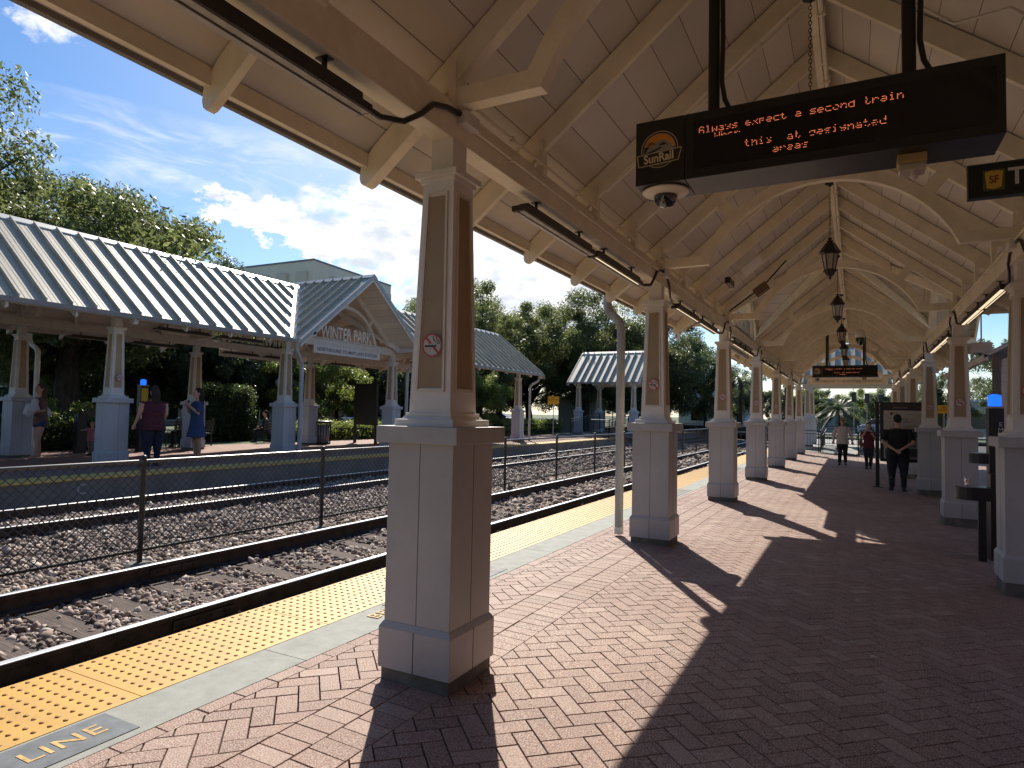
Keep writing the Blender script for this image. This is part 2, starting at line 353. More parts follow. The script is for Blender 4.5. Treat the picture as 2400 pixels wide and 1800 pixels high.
# concrete edge strip with joints
b = MB(); y = PY0
while y < PY1:
    b.box(-3.48, -3.105, y+0.003, min(y+1.93, PY1)-0.003, -0.03, 0.0); y += 1.93
tag(b.build('concrete_strip', mat('edge_concrete', (0.31, 0.315, 0.28), 0.8, var=0.07, scale=7, dirt=0.35, bump=0.25, bscale=120)), kind='structure')
# tactile strip
def tactile(x0, x1, ya, yb, z, dy0, name, side, dome_to):
    b = MB(); y = ya
    while y < yb:
        e = min(y+1.44, yb); b.box(x0+0.002, x1-0.002, y+0.003, e-0.003, z-0.03, z+0.002); y += 1.44
    o = tag(b.build(name, M_yel if x0 > -8 else mat('far_yellow', (0.80, 0.52, 0.13), 0.6, dirt=0.2)), kind='structure')
    pitch = 0.0735; nx = int((x1-x0-0.03)/pitch); d = MB()
    prof = [(0.014, 0.0), (0.0115, 0.0045), (0.007, 0.006)]
    ny = int((min(yb, dome_to)-max(ya, dy0))/pitch); y0 = max(ya, dy0)
    for j in range(ny):
        yy = y0+0.03+j*pitch
        if abs(((yy-ya) % 1.44)) < 0.016: continue
        for i in range(nx):
            xx = x0+0.045+i*pitch; k = 8 if yy < 8 else 6
            vs = [(xx+r*math.cos(2*PI*q/k), yy+r*math.sin(2*PI*q/k), z+0.002+h) for r, h in prof for q in range(k)]
            fs = [(p*k+q, p*k+(q+1) % k, (p+1)*k+(q+1) % k, (p+1)*k+q) for p in range(2) for q in range(k)]+[tuple(range(2*k, 3*k))]
            d.add(vs, fs, True)
    dm = d.build('raised_domes', mat('dome_yellow', (0.36, 0.17, 0.02), 0.6), o)
    return o
tactile(-4.25, -3.482, 2.32-1.44*6, 36, 0.0, 0.9, 'tactile_strip', 1, 22)
# worn plaques let into the concrete strip
M_plq = mat('blue_grey_plaque', (0.13, 0.145, 0.16), 0.7, var=0.15, scale=9)
for i, (ya, yb) in enumerate([(0.45, 2.1), (4.35, 6.0), (12.9, 14.6), (20.5, 22.2), (27.5, 29.2)]):
    b = MB(); b.box(-3.455, -3.16, ya, yb, 0.0, 0.004)
    p = tag(b.build('warning_plaque', M_plq), ['painted warning plaque in the concrete strip, LINE lettered on it in yellow, nearest one', 'worn pale plaque in the concrete strip just beyond the nearest column', 'grey plaque in the concrete strip beside the third platform column',
            'grey plaque in the concrete strip near the fifth platform column', 'farthest grey plaque in the concrete strip'][i], 'plaque', 'plaques along the platform edge')
    mt = Matrix(((0, -1, 0, -3.305), (1, 0, 0, yb-0.09), (0, 0, 1, 0.0055), (0, 0, 0, 1)))
    text('lettering', 'BEHIND YELLOW LINE', mat('plaque_lettering', (0.62, 0.40, 0.13), 0.7, var=0.2, scale=30), p, 0.155, mt, 0.0008, 'RIGHT', 1.12, 0.001, 1.08)
# bricks
def clip(poly, ax, lim, keep_less):
    out = []
    for i in range(len(poly)):
        p, q = poly[i], poly[(i+1) % len(poly)]
        ip = (p[ax] <= lim) == keep_less or p[ax] == lim; iq = (q[ax] <= lim) == keep_less or q[ax] == lim
        if ip: out.append(p)
        if ip != iq:
            t = (lim-p[ax])/(q[ax]-p[ax]); out.append((p[0]+(q[0]-p[0])*t, p[1]+(q[1]-p[1])*t))
    return out
def brick(b, poly, lo=0.0):
    if len(poly) < 3: return
    a = 0.5*abs(sum(poly[i][0]*poly[(i+1) % len(poly)][1]-poly[(i+1) % len(poly)][0]*poly[i][1] for i in range(len(poly))))
    if a < 0.0006: return
    j = rng.uniform(-0.0012, 0.0012); n = len(poly); cx = sum(p[0] for p in poly)/n; cy = sum(p[1] for p in poly)/n
    tx, ty = rng.uniform(-0.008, 0.008), rng.uniform(-0.008, 0.008)
    zt = [pz(p[0])+j+tx*(p[0]-cx)+ty*(p[1]-cy) for p in poly]
    inn = [(p[0]+(cx-p[0])*0.022, p[1]+(cy-p[1])*0.022) for p in poly]
    vs = [(p[0], p[1], z-0.022) for p, z in zip(poly, zt)]+[(p[0], p[1], z-0.003) for p, z in zip(poly, zt)]+[(p[0], p[1], z) for p, z in zip(inn, zt)]
    fs = [(i, (i+1) % n, n+(i+1) % n, n+i) for i in range(n)]+[(n+i, n+(i+1) % n, 2*n+(i+1) % n, 2*n+i) for i in range(n)]+[tuple(range(2*n, 3*n))]
    b.add(vs, fs)
def rect(x0, x1, y0, y1): return [(x0, y0), (x1, y0), (x1, y1), (x0, y1)]
def herring(b, X0, X1, Y0, Y1, w=0.1155, gap=0.0036):
    c = math.sqrt(0.5); ex = (X1-X0)*c+(Y1-Y0)*c
    nn = int((max(abs(X0), abs(X1))+max(abs(Y0), abs(Y1)))/w*1.1)+4
    cx, cy = (X0+X1)/2, (Y0+Y1)/2
    for i in range(-nn, nn):
        for j in range(-nn, nn):
            d = (i-j) % 4
            if d == 0: r = (i*w, (i+2)*w, j*w, (j+1)*w)
            elif d == 3: r = (i*w, (i+1)*w, j*w, (j+2)*w)
            else: continue
            mx, my = (r[0]+r[1])/2, (r[2]+r[3])/2
            wx, wy = (mx-my)*c, (mx+my)*c
            if wx < X0-0.15 or wx > X1+0.15 or wy < Y0-0.15 or wy > Y1+0.15: continue
            a = rng.uniform(-0.003, 0.003)
            q = rect(r[0]+gap, r[1]-gap, r[2]+gap, r[3]-gap)
            q = [((u-mx)-a*(v-my)+mx, (v-my)+a*(u-mx)+my) for u, v in q]
            p = [((u-v)*c, (u+v)*c) for u, v in q]
            for ax, lim, kl in ((0, X0, False), (0, X1, True), (1, Y0, False), (1, Y1, True)):
                if len(p) > 2: p = clip(p, ax, lim, kl)
            brick(b, p)
b = MB()
BY0, BY1 = -0.4, 36.0
y = BY0
while y < BY1: brick(b, rect(-3.098, -3.000, y+0.003, y+0.228)); y += 0.231
herring(b, -2.995, -2.535, BY0, BY1)
for x0 in (-2.530, -2.298):
    y = BY0+(0.03 if x0 < -2.4 else 0)
    while y < BY1:
        e = rng.uniform(-0.002, 0.002); brick(b, rect(x0+0.003+e, x0+0.228+e, y+0.003, y+0.1125)); y += 0.1155
herring(b, -2.065, 5.38, BY0, BY1)
tag(b.build('brick_paving', M_brick), kind='structure')
# far platform
b = MB()
b.prism([(-12.42, -0.5), (-12.42, FZ-0.03), (-20.1, FZ-0.03), (-20.1, -0.2)], 'y', -6, 62)
tag(b.build('far_platform', mat('platform_wall', (0.25, 0.23, 0.205), 0.9, var=0.15, scale=1.2, bump=0.4, bscale=30, dirt=0.5)), kind='structure')
b = MB(); b.box(-20.1, -13.122, -6, 62, FZ-0.03, FZ)
M_brick2 = mat('far_brick_paving', (0.30, 0.17, 0.135), 0.8, var=0.12, scale=3, island=0.0, bump=0.2)
tag(b.build('far_brick_paving', M_brick2), kind='structure')
tactile(-13.12, -12.38, -6, 62, FZ, 4.0, 'far_tactile_strip', 1, 4.0)
# chalk letter C on the far platform wall
tag(text('chalk_mark', 'C', mat('chalk', (0.5, 0.5, 0.48), 0.9), None, 0.26, facing((-12.415, 6.95, 0.06), (1, 0, 0)), 0.001, 'CENTER', 1.15), 'white letter C painted on the far platform edge wall', 'painted letter', None)
# ballast
M_bal = mat('ballast_bed', (0.12, 0.095, 0.08), 0.95, var=0.35, scale=26, bump=1.0, bscale=34, col2=(0.035, 0.027, 0.024))
def bz(x):
    pts = [(-12.5, -0.36), (-11.9, -0.20), (-9.4, -0.20), (-8.2, -0.30), (-6.9, -0.29), (-4.9, -0.365), (-4.2, -0.46)]
    for (a, za), (c, zc) in zip(pts, pts[1:]):
        if x <= c: return za+(zc-za)*(x-a)/(c-a)
    return pts[-1][1]
b = MB(); xs = [-12.5+0.35*i for i in range(24)]; yy = [-8, 0, 5, 10, 20, 40, 80, 160, 260]
b.add([(x, y, bz(x)) for y in yy for x in xs], [(j*24+i, j*24+i+1, (j+1)*24+i+1, (j+1)*24+i) for j in range(len(yy)-1) for i in range(23)])
tag(b.build('ballast_bed', M_bal), kind='structure')
def tie_rows():
    r0 = random.Random(11); y = 1.05; out = []
    for k in range(98):
        j, tw = r0.uniform(-0.03, 0.03), r0.uniform(-0.02, 0.02); out.append((y, j, tw)); y += 0.56+r0.uniform(-0.02, 0.02)
    return out
TIES = tie_rows()
def stones():
    r = np.random.default_rng(3); t = (1+5**0.5)/2
    ico = np.array([(-1, t, 0), (1, t, 0), (-1, -t, 0), (1, -t, 0), (0, -1, t), (0, 1, t), (0, -1, -t), (0, 1, -t), (t, 0, -1), (t, 0, 1), (-t, 0, -1), (-t, 0, 1)])/1.902
    F = np.array([(0, 11, 5), (0, 5, 1), (0, 1, 7), (0, 7, 10), (0, 10, 11), (1, 5, 9), (5, 11, 4), (11, 10, 2), (10, 7, 6), (7, 1, 8), (3, 9, 4), (3, 4, 2), (3, 2, 6), (3, 6, 8), (3, 8, 9), (4, 9, 5), (2, 4, 11), (6, 2, 10), (8, 6, 7), (9, 8, 1)])
    P = []
    for (y0, y1, dens, size) in ((1.2, 6, 700, 0.026), (6, 12, 520, 0.029), (12, 22, 200, 0.045), (22, 42, 70, 0.07)):
        n = int((y1-y0)*7.9*dens); x = r.uniform(-12.2, -4.35, n); y = r.uniform(y0, y1, n); P.append(np.stack([x, y, size*np.exp(r.normal(0, 0.28, n))], 1))
    P = np.concatenate(P); d = P[:, 1]-(-P[:, 0])*0.40          # leave out what lies left of the picture
    P = P[d > -1.7]
    ty_ = np.array([q[0] for q in TIES]); dist = np.abs(P[:, 1][:, None]-ty_[None]).min(1); on = (dist < 0.125) & (P[:, 0] > -7.15) & (P[:, 0] < -4.65)
    on |= (dist < 0.12) & (P[:, 0] > -10.1) & (P[:, 0] < -9.35)
    patch = np.sin(P[:, 0]*2.3+P[:, 1]*1.7)+np.sin(P[:, 1]*3.1-P[:, 0]*1.1)
    P = P[~(on & ((r.uniform(0, 1, len(P)) < 0.86) & (patch < 0.55)))]; n = len(P)
    z = np.array([bz(x) for x in P[:, 0]])+r.uniform(-0.2, 1.0, n)*P[:, 2]*0.6
    V = np.repeat(ico[None], n, 0)*(1+r.uniform(-0.32, 0.32, (n, 12, 1)))
    V = V*np.stack([r.uniform(0.8, 1.35, n), r.uniform(0.8, 1.35, n), r.uniform(0.5, 0.9, n)], 1)[:, None, :]
    q = r.normal(0, 1, (n, 4)); q /= np.linalg.norm(q, axis=1)[:, None]; q[:, 1:3] *= 0.6; q /= np.linalg.norm(q, axis=1)[:, None]
    w, a, b_, c = q.T
    Rm = np.stack([1-2*(b_*b_+c*c), 2*(a*b_-c*w), 2*(a*c+b_*w), 2*(a*b_+c*w), 1-2*(a*a+c*c), 2*(b_*c-a*w), 2*(a*c-b_*w), 2*(b_*c+a*w), 1-2*(a*a+b_*b_)], 1).reshape(n, 3, 3)
    V = np.einsum('nij,nkj->nki', Rm, V)*P[:, 2][:, None, None]+np.stack([P[:, 0], P[:, 1], z], 1)[:, None, :]
    FF = (F[None]+(np.arange(n)*12)[:, None, None]).reshape(-1)
    me = bpy.data.meshes.new('ballast_stones'); me.vertices.add(n*12); me.vertices.foreach_set('co', V.reshape(-1).astype(np.float32))
    me.loops.add(len(FF)); me.loops.foreach_set('vertex_index', FF.astype(np.int32)); nf = len(FF)//3
    me.polygons.add(nf); me.polygons.foreach_set('loop_start', np.arange(0, nf*3, 3, dtype=np.int32)); me.update(calc_edges=True)
    m = bpy.data.materials.new('ballast_stone'); m.use_nodes = True; t_ = NT(m.node_tree); bs = t_.n['Principled BSDF']; gg = t_.add('ShaderNodeNewGeometry')
    t_.link(t_.ramp(gg.outputs['Random Per Island'], [(0, (0.06, 0.04, 0.033)), (0.3, (0.19, 0.135, 0.105)), (0.65, (0.36, 0.27, 0.215)), (1, (0.60, 0.51, 0.43))]), bs.inputs['Base Color']); bs.inputs['Roughness'].default_value = 0.85
    me.materials.append(m); o = bpy.data.objects.new('ballast_stones', me); COL.objects.link(o); tag(o, 'loose broken stone ballast round and between the tracks', 'ballast', kind='stuff')
stones()
# tracks
def track(xs, zs, label, spike):
    xc, zc = sum(xs)/2, sum(zs)/2
    th = thing('railway_track', (xc, 0, zc-0.3), label, 'railway track', 'railway tracks between the platforms')
    for x, z in zip(xs, zs):
        p = [(x-0.07, z-0.175), (x+0.07, z-0.175), (x+0.07, z-0.163), (x+0.012, z-0.145), (x+0.009, z-0.05), (x+0.036, z-0.038), (x+0.037, z-0.006), (x+0.03, z), (x-0.03, z), (x-0.037, z-0.006), (x-0.036, z-0.038), (x-0.009, z-0.05), (x-0.012, z-0.145), (x-0.07, z-0.163)]
        r = MB().prism(p, 'y', -8, 240).build('rail', M_rail, th)
        MB().prism([(x-0.033, z-0.002), (x+0.033, z-0.002), (x+0.026, z+0.003), (x-0.026, z+0.003)], 'y', -8, 240).build('worn_running_surface', M_railtop, r)
        for yj in ((3.95, 4.3) if x > -6 else (4.75, 5.15)):
            jb = MB(); jb.box(x+0.009, x+0.03, yj-0.3, yj+0.3, z-0.135, z-0.055)
            for k in range(4): jb.tube([(x+0.03, yj-0.21+0.14*k, z-0.095), (x+0.05, yj-0.21+0.14*k, z-0.095)], 0.013, 6)
            jb.build('joint_bar', M_rail, r); break
    slope = (zs[1]-zs[0])/(xs[1]-xs[0]); r0 = random.Random(11)
    for k in range(98):
        y, j, tw = TIES[k]
        zl, zr = zc-0.180+slope*(-1.3), zc-0.180+slope*1.3; w = 0.115
        b = MB()
        b.hexa([(xc-1.28+j, y-w-tw, zl-0.17), (xc+1.28+j, y-w+tw, zr-0.17), (xc+1.28+j, y+w+tw, zr-0.17), (xc-1.28+j, y+w-tw, zl-0.17), (xc-1.28+j, y-w-tw, zl), (xc+1.28+j, y-w+tw, zr), (xc+1.28+j, y+w+tw, zr), (xc-1.28+j, y+w-tw, zl)])
        tobj = b.build('tie', M_tie, th)
        if k < 26:
            for x, z in zip(xs, zs):
                pb = MB()
                pb.box(x-0.17, x+0.17, y-0.09, y+0.09, z-0.186, z-0.174)
                for dx in (-0.1, 0.1): pb.box(x+dx-0.016, x+dx+0.016, y-0.05+dx*0.6, y-0.015+dx*0.6, z-0.174, z-0.145)
                pb.build('tie_plate', M_rail, tobj)
track((-6.66, -5.13), (-0.086, -0.16), 'nearer railway track with polished far rail and wooden ties, beside the yellow strip', True)
track((-11.42, -9.92), (-0.02, -0.03), 'farther railway track behind the chain-link fence', True)
# chain link fence
def fence():
    X, ZB, ZT = -7.35, -0.12, 0.955
    M_f = mat('black_vinyl_fence', (0.03, 0.027, 0.025), 0.35, spec=0.6)
    M_fr = mat('grey_fence_rail', (0.16, 0.15, 0.14), 0.33, metal=0.7)  # greyer and shinier than the black posts and mesh
    th = thing('chain_link_fence', (X, 0, ZB), 'black chain-link fence between the two tracks', 'fence')
    py = [-1.1, 1.85, 4.79, 7.7, 10.7, 13.72, 16.75]
    while py[-1] < 58: py.append(py[-1]+3.02)
    for y in py:
        p = MB().tube([(X, y, -0.32), (X, y, ZT+0.05)], 0.03, 10)
        p.lathe([(0.034, 0), (0.034, 0.02), (0.012, 0.035)], (X, y, ZT+0.04), 10)
        po = p.build('post', M_f, th)
        if y < 20:
            q = MB().lathe([(0.16, -0.12), (0.155, 0.02), (0.12, 0.045), (0.04, 0.055)], (X, y, -0.26), 9, False)
            q.build('post_footing', M_concD, po)
    MB().tube([(X, -3, ZT), (X, 60, ZT)], 0.024, 10).build('top_rail', M_fr, th)
    MB().tube([(X, -3, -0.07), (X, 60, -0.07)], 0.018, 8).build('bottom_rail', mat('dull_pipe', (0.035, 0.03, 0.028), 0.75), th)
    b = MB(); H = ZT-ZB-0.005; p = 0.098; z0 = ZB+0.0; run = H*1.02; r = 0.0032
    y = -3.0
    while y < 46:
        for s in (1, -1):
            a = Vector((X+0.02, y if s > 0 else y+run, z0)); c = Vector((X+0.02, y+run if s > 0 else y, z0+H))
            rr = r*(1 if y < 14 else 1.0); u = Vector((rr*1.2, 0, 0)); w = Vector((0, rr, -rr*s))
            b.add([a-u-w, a+u-w, a+w, c-u-w, c+u-w, c+w], [(0, 1, 4, 3), (1, 2, 5, 4), (2, 0, 3, 5)])
        y += p
    b.build('wire_mesh', M_f, th)
fence()
# ================================================================== CANOPIES
COLUMN = {}
def make_column(parent, cx, cy, zo, colr, key):
    """tapered shaft on a square pier; shaft is the part, the rest its sub-parts"""
    if key in COLUMN:
        src, (ox, oy, oz) = COLUMN[key]
        c = src.copy(); COL.objects.link(c); c.parent = parent; po = ORG[parent.name]
        for ch in src.children: d = ch.copy(); COL.objects.link(d); d.parent = c
        c.location = (cx-po[0], cy-po[1], zo-po[2]); ORG[c.name] = (cx, cy, zo); return c
    up, lowm = colr
    o = (0, 0, 0)
    s = MB(); s.frus(0, 0, 1.590, 0.150, 0.150, 3.03, 0.112, 0.112)
    s.box(-0.128, 0.128, -0.128, 0.128, 3.022, 3.05); s.box(-0.152, 0.152, -0.152, 0.152, 3.05, 3.088)
    s.box(-0.08, 0.08, -0.08, 0.08, 3.088, 3.31)
    c = s.build('column', up, None, bev=0.003)
    b = MB(); b.box(-0.212, 0.212, -0.212, 0.212, 1.512, 1.553); b.frus(0, 0, 1.553, 0.186, 0.186, 1.572, 0.17, 0.17); b.box(-0.166, 0.166, -0.166, 0.166, 1.572, 1.592)
    b.build('base_moulding', up, c, bev=0.003)
    b = MB(); b.box(-0.232, 0.232, -0.232, 0.232, 0.345, 1.412)
    b.frus(0, 0, 0.312, 0.255, 0.255, 0.346, 0.234, 0.234); b.box(-0.255, 0.255, -0.255, 0.255, 0.075, 0.312)
    for sx in (-1, 1):   # vertical board joints show as thin grooves: two half boards per face
        pass
    p = b.build('pier', lowm, c, bev=0.004)
    j = MB()
    for a in (-1, 1):
        j.box(-0.002, 0.002, a*0.2324-0.0006, a*0.2324+0.0006, 0.345, 1.41); j.box(-0.003, 0.003, a*0.2554-0.0006, a*0.2554+0.0006, 0.076, 0.312)
        j.box(a*0.2324-0.0006, a*0.2324+0.0006, -0.002, 0.002, 0.345, 1.41); j.box(a*0.2554-0.0006, a*0.2554+0.0006, -0.003, 0.003, 0.076, 0.312)
    j.build('board_joint', mat('dark_joint', (0.10, 0.09, 0.085), 0.9), c)  # thin dark line along each board joint
    b = MB(); b.box(-0.288, 0.288, -0.288, 0.288, 1.412, 1.512); b.build('pier_cap', lowm, c, bev=0.005)
    b = MB(); b.box(-0.24, 0.24, -0.24, 0.24, -0.25, 0.075); b.build('footing', M_concD, c, bev=0.006)
    def hw(z, inset): return 0.150+(0.112-0.150)*(z-1.59)/(3.03-1.59)-inset
    for k in range(4):
        a = k*PI/2; R = Matrix.Rotation(a, 3, 'Z')
        def face(b, z0, z1, i0, i1, out, th):
            q = []
            for z, ins in ((z0, i0), (z1, i1)):
                h = hw(z, ins); f = 0.150+(0.112-0.150)*(z-1.59)/(3.03-1.59)
                q.append((h, f, z))
            (h0, f0, za), (h1, f1, zb) = q
            pts = [(-h0, -f0-out, za), (h0, -f0-out, za), (h0, -f0+th, za), (-h0, -f0+th, za), (-h1, -f1-out, zb), (h1, -f1-out, zb), (h1, -f1+th, zb), (-h1, -f1+th, zb)]
            b.hexa([tuple(R @ Vector(p_)) for p_ in pts])
        b = MB(); face(b, 1.745, 2.935, 0.062, 0.056, 0.0015, 0.004); b.build('panel', M_tan, c)
        b = MB()
        def rail(z0, z1, xa0, xb0, xa1, xb1, out=0.010):
            f0 = 0.150+(0.112-0.150)*(z0-1.59)/1.44; f1 = 0.150+(0.112-0.150)*(z1-1.59)/1.44
            pts = [(xa0, -f0-out, z0), (xb0, -f0-out, z0), (xb0, -f0+.003, z0), (xa0, -f0+.003, z0), (xa1, -f1-out, z1), (xb1, -f1-out, z1), (xb1, -f1+.003, z1), (xa1, -f1+.003, z1)]
            b.hexa([tuple(R @ Vector(p_)) for p_ in pts])
        a0, a1 = hw(1.725, 0.042), hw(2.955, 0.038); t = 0.014
        rail(1.725, 2.955, -a0, -a0+t, -a1, -a1+t); rail(1.725, 2.955, a0-t, a0, a1-t, a1)
        rail(1.722, 1.738, -a0, a0, -a0, a0, 0.0115); rail(2.943, 2.958, -a1, a1, -a1, a1, 0.0115)
        b.build('panel_trim', M_trim, c)
    c.parent = parent; po = ORG[parent.name]; c.location = (cx-po[0], cy-po[1], zo-po[2]); ORG[c.name] = (cx, cy, zo)
    COLUMN[key] = (c, (cx, cy, zo)); return c

DR, SL = 5.43, 0.8           # ceiling height at the ridge, slope
def canopy(xr, z0, hl, hr, ycols, ya, yb, yc, G, label, cols_m, key, zr=(0, 0), ceil=(M_ceil, M_ceil2), cream=M_cream, sides=(-1, 1)):
    """gable roof along y with a cross gable at yc; d is the distance from the ridge"""
    EV, GW = 2.70, 2.95
    gz_ = DR+0.16
    org = (xr, ya, z0)
    th = thing('platform_canopy', org, label, 'canopy')
    T = lambda s, d, y, z: (xr+s*d, y, z0+z)
    zc = lambda d: DR-SL*d
    zg = lambda dy: gz_-SL*dy
    top = 0.05
    for s in (-1, 1):
        m1, m2 = MB(), MB()
        if yc is not None:
            parts = [[(0, ya), (0, yc-0.25), (EV, yc-GW), (EV, ya)], [(0, yb), (0, yc+0.25), (EV, yc+GW), (EV, yb)]]
        else: parts = [[(0, ya), (0, yb), (EV, yb), (EV, ya)]]
        for P in parts:
            m1.slab([T(s, d, y, zc(d)+0.03) for d, y in P], 0.03); m2.slab([T(s, d, y, zc(d)+top) for d, y in P], 0.018)
        m1.build('ceiling_boards', ceil[0], th)
        sm = m2; y = ya+0.02
        while y < yb:
            d1 = EV
            if yc is not None and abs(y-yc) < GW: d1 = max(0, abs(y-yc)-0.25)-0.12
            if d1 > 0.1:
                a, b_ = T(s, 0.10, y, zc(0.10)+top), T(s, d1, y, zc(d1)+top)
                w = 0.011; h = 0.095
                sm.hexa([(a[0], a[1]-w, a[2]), (a[0], a[1]+w, a[2]), (b_[0], b_[1]+w, b_[2]), (b_[0], b_[1]-w, b_[2]), (a[0], a[1]-w, a[2]+h), (a[0], a[1]+w, a[2]+h), (b_[0], b_[1]+w, b_[2]+h), (b_[0], b_[1]-w, b_[2]+h)])
                for q in (-0.11, 0.0, 0.11) if xr < -10 else ():
                    yy = y+0.235+q
                    if yc is not None and abs(yy-yc) < GW: continue
                    if yy > yb: continue
                    sm.hexa([(a[0], yy-.006, a[2]), (a[0], yy+.006, a[2]), (b_[0], yy+.006, b_[2]), (b_[0], yy-.006, b_[2]), (a[0], yy-.003, a[2]+.005), (a[0], yy+.003, a[2]+.005), (b_[0], yy+.003, b_[2]+.005), (b_[0], yy-.003, b_[2]+.005)])
            y += 0.475
        m2.build('metal_roof', M_roof, th)
        # eave trim: board between the rafter tails and the metal drip edge
        f = MB()
        segs = [(ya, yb)] if yc is None else [(ya, yc-GW), (yc+GW, yb)]
        for a, b_ in segs:
            x0, x1 = sorted((xr+s*2.60, xr+s*2.622)); f.box(x0, x1, a, b_, z0+zc(2.61)-0.10, z0+zc(2.61)-0.002)
            x0, x1 = sorted((xr+s*2.622, xr+s*2.665)); f.box(x0, x1, a, b_, z0+zc(2.66)-0.045, z0+zc(2.66)-0.004)
        f.build('eave_board', cream, th)
        f = MB()
        for a, b_ in segs:
            x0, x1 = sorted((xr+s*2.70, xr+s*2.735)); f.box(x0, x1, a, b_, z0+zc(2.7)-0.03, z0+zc(2.7)+0.066)
        f.build('drip_edge', MATS.get('drip_edge') or mat('drip_edge', (0.25, 0.24, 0.225), 0.5), th)
        # eave-beam on the columns
        hwid = hl if s < 0 else hr
        f = MB(); f.cbox((xr+s*hwid, (ya+yb)/2, z0+3.415), (0.135, yb-ya-0.1, 0.21)); f.build('beam', cream, th, bev=0.006)
        f = MB(); f.cbox((xr+s*hwid, (ya+yb)/2, z0+3.545), (0.06, yb-ya-0.1, 0.05)); f.build('beam_plate', cream, th)
    # rafters
    ys = []; y = ycols[0]
    while y-1.2325 > ya+0.05: y -= 1.2325
    while y < yb-0.02: ys.append(y); y += 1.2325
    ys += [ya+0.04, yb-0.04]
    tail = 2.735; rb = DR-0.225
    for s in (-1, 1):
        for y in ys:
            d1 = tail; near = yc is not None and abs(y-yc) < GW
            if near: d1 = max(0.0, abs(y-yc)-0.30)
            if d1 < 0.4: continue
            w = 0.024 if min(abs(y-c) for c in ycols) > 0.1 else 0.045
            if near: poly = [(0, DR-0.02), (d1, zc(d1)-0.01), (d1, zc(d1)-0.2), (0, rb)]
            else: poly = [(0, DR-0.02), (2.55, zc(2.55)-0.01), (2.655, zc(2.655)-0.045), (2.665, zc(2.655)-0.13), (2.655, zc(2.655)-0.165), (2.63, zc(2.63)-0.205), (2.60, zc(2.60)-0.222), (2.56, zc(2.56)-0.226), (0, rb)]
            rf_ = MB().prism([(xr+s*d, z0+z) for d, z in poly], 'y', y-w, y+w)
            if not near and ya+0.1 < y < yb-0.1:
                hwid = hl if s < 0 else hr; x0, x1 = sorted((xr+s*(hwid-0.095), xr+s*(hwid-0.04))); rf_.box(x0, x1, y-0.04, y+0.04, z0+3.5, z0+3.78)
            rf_.build('rafter', cream, th)
    # ridge board, ridge cap
    for a, b_ in ([(ya, yb)]):
        MB().box(xr-0.03, xr+0.03, a+0.02, b_-0.02, z0+DR-0.26, z0+DR-0.03).build('ridge_board', cream, th)
        rc = MB(); zz = z0+DR+top
        for s in (-1, 1):
            rc.add([(xr, a, zz+0.035), (xr+s*0.17, a, zz+0.035-0.135), (xr+s*0.17, b_, zz+0.035-0.135), (xr, b_, zz+0.035), (xr, a, zz+0.012), (xr+s*0.17, a, zz-0.125), (xr+s*0.17, b_, zz-0.125), (xr, b_, zz+0.012)], [(0, 1, 2, 3), (4, 7, 6, 5), (0, 4, 5, 1), (3, 2, 6, 7), (1, 5, 6, 2)])
        rc.build('ridge_cap', mat('ridge_cap_metal', (0.50, 0.49, 0.45), 0.4, metal=0.3), th)
    # trusses over each pair of columns
    Ri = 1.421; zc0 = 2.969; Ro = 1.548
    def arch(b, yy, w, Ri_, Ro_, cz, zlo_i, zlo_o, n=18):
        ai = math.asin(max(-1, (zlo_i-cz)/Ri_)); ao = math.asin((zlo_o-cz)/Ro_)
        inn = [(Ri_*math.cos(ai+(PI-2*ai)*k/n), cz+Ri_*math.sin(ai+(PI-2*ai)*k/n)) for k in range(n+1)]
        out = [(Ro_*math.cos(ao+(PI-2*ao)*k/n), cz+Ro_*math.sin(ao+(PI-2*ao)*k/n)) for k in range(n+1)]
        return inn, out
    inn, out = arch(None, 0, 0, Ri, Ro, zc0, 3.515, 3.635)
    for y in ycols:
        b = MB(); w = 0.05
        n = len(inn)
        P = [(xr+a, y-w, z0+z) for a, z in inn]+[(xr+a, y-w, z0+z) for a, z in out]+[(xr+a, y+w, z0+z) for a, z in inn]+[(xr+a, y+w, z0+z) for a, z in out]
        F = []
        for k in range(n-1):
            F += [(k, k+1, n+k+1, n+k), (2*n+k, 3*n+k, 3*n+k+1, 2*n+k+1), (k, 2*n+k, 2*n+k+1, k+1), (n+k, n+k+1, 3*n+k+1, 3*n+k)]
        F += [(0, n, 3*n, 2*n), (n-1, 3*n-1, 4*n-1, 2*n-1)]
        b.add(P, F)
        for s in (-1, 1):
            hwid = (hl if s < 0 else hr)
            b.hexa([T(s, 1.308, y-w, 3.515), T(s, hwid-0.07, y-w, 3.515), T(s, hwid-0.07, y+w, 3.515), T(s, 1.308, y+w, 3.515), T(s, 1.40, y-w, 3.635), T(s, hwid-0.07, y-w, 3.635), T(s, hwid-0.07, y+w, 3.635), T(s, 1.40, y+w, 3.635)])
            c, sn = 0.62, 0.785; p0 = (1.03, 4.12); L = 0.30; hw_ = 0.065; ww = 0.043
            q = [(p0[0]-sn*hw_*-1-0*c, p0[1]-c*hw_), (p0[0]-sn*hw_, p0[1]+c*hw_)]
            a0 = (p0[0]+sn*hw_, p0[1]-c*hw_); a1 = (p0[0]-sn*hw_, p0[1]+c*hw_); a2 = (a1[0]+c*L, a1[1]+sn*L); a3 = (a0[0]+c*L, a0[1]+sn*L)
            b.hexa([T(s, *[a0[0], y-ww, a0[1]]), T(s, a1[0], y-ww, a1[1]), T(s, a1[0], y+ww, a1[1]), T(s, a0[0], y+ww, a0[1]), T(s, a3[0], y-ww, a3[1]), T(s, a2[0], y-ww, a2[1]), T(s, a2[0], y+ww, a2[1]), T(s, a3[0], y+ww, a3[1])])
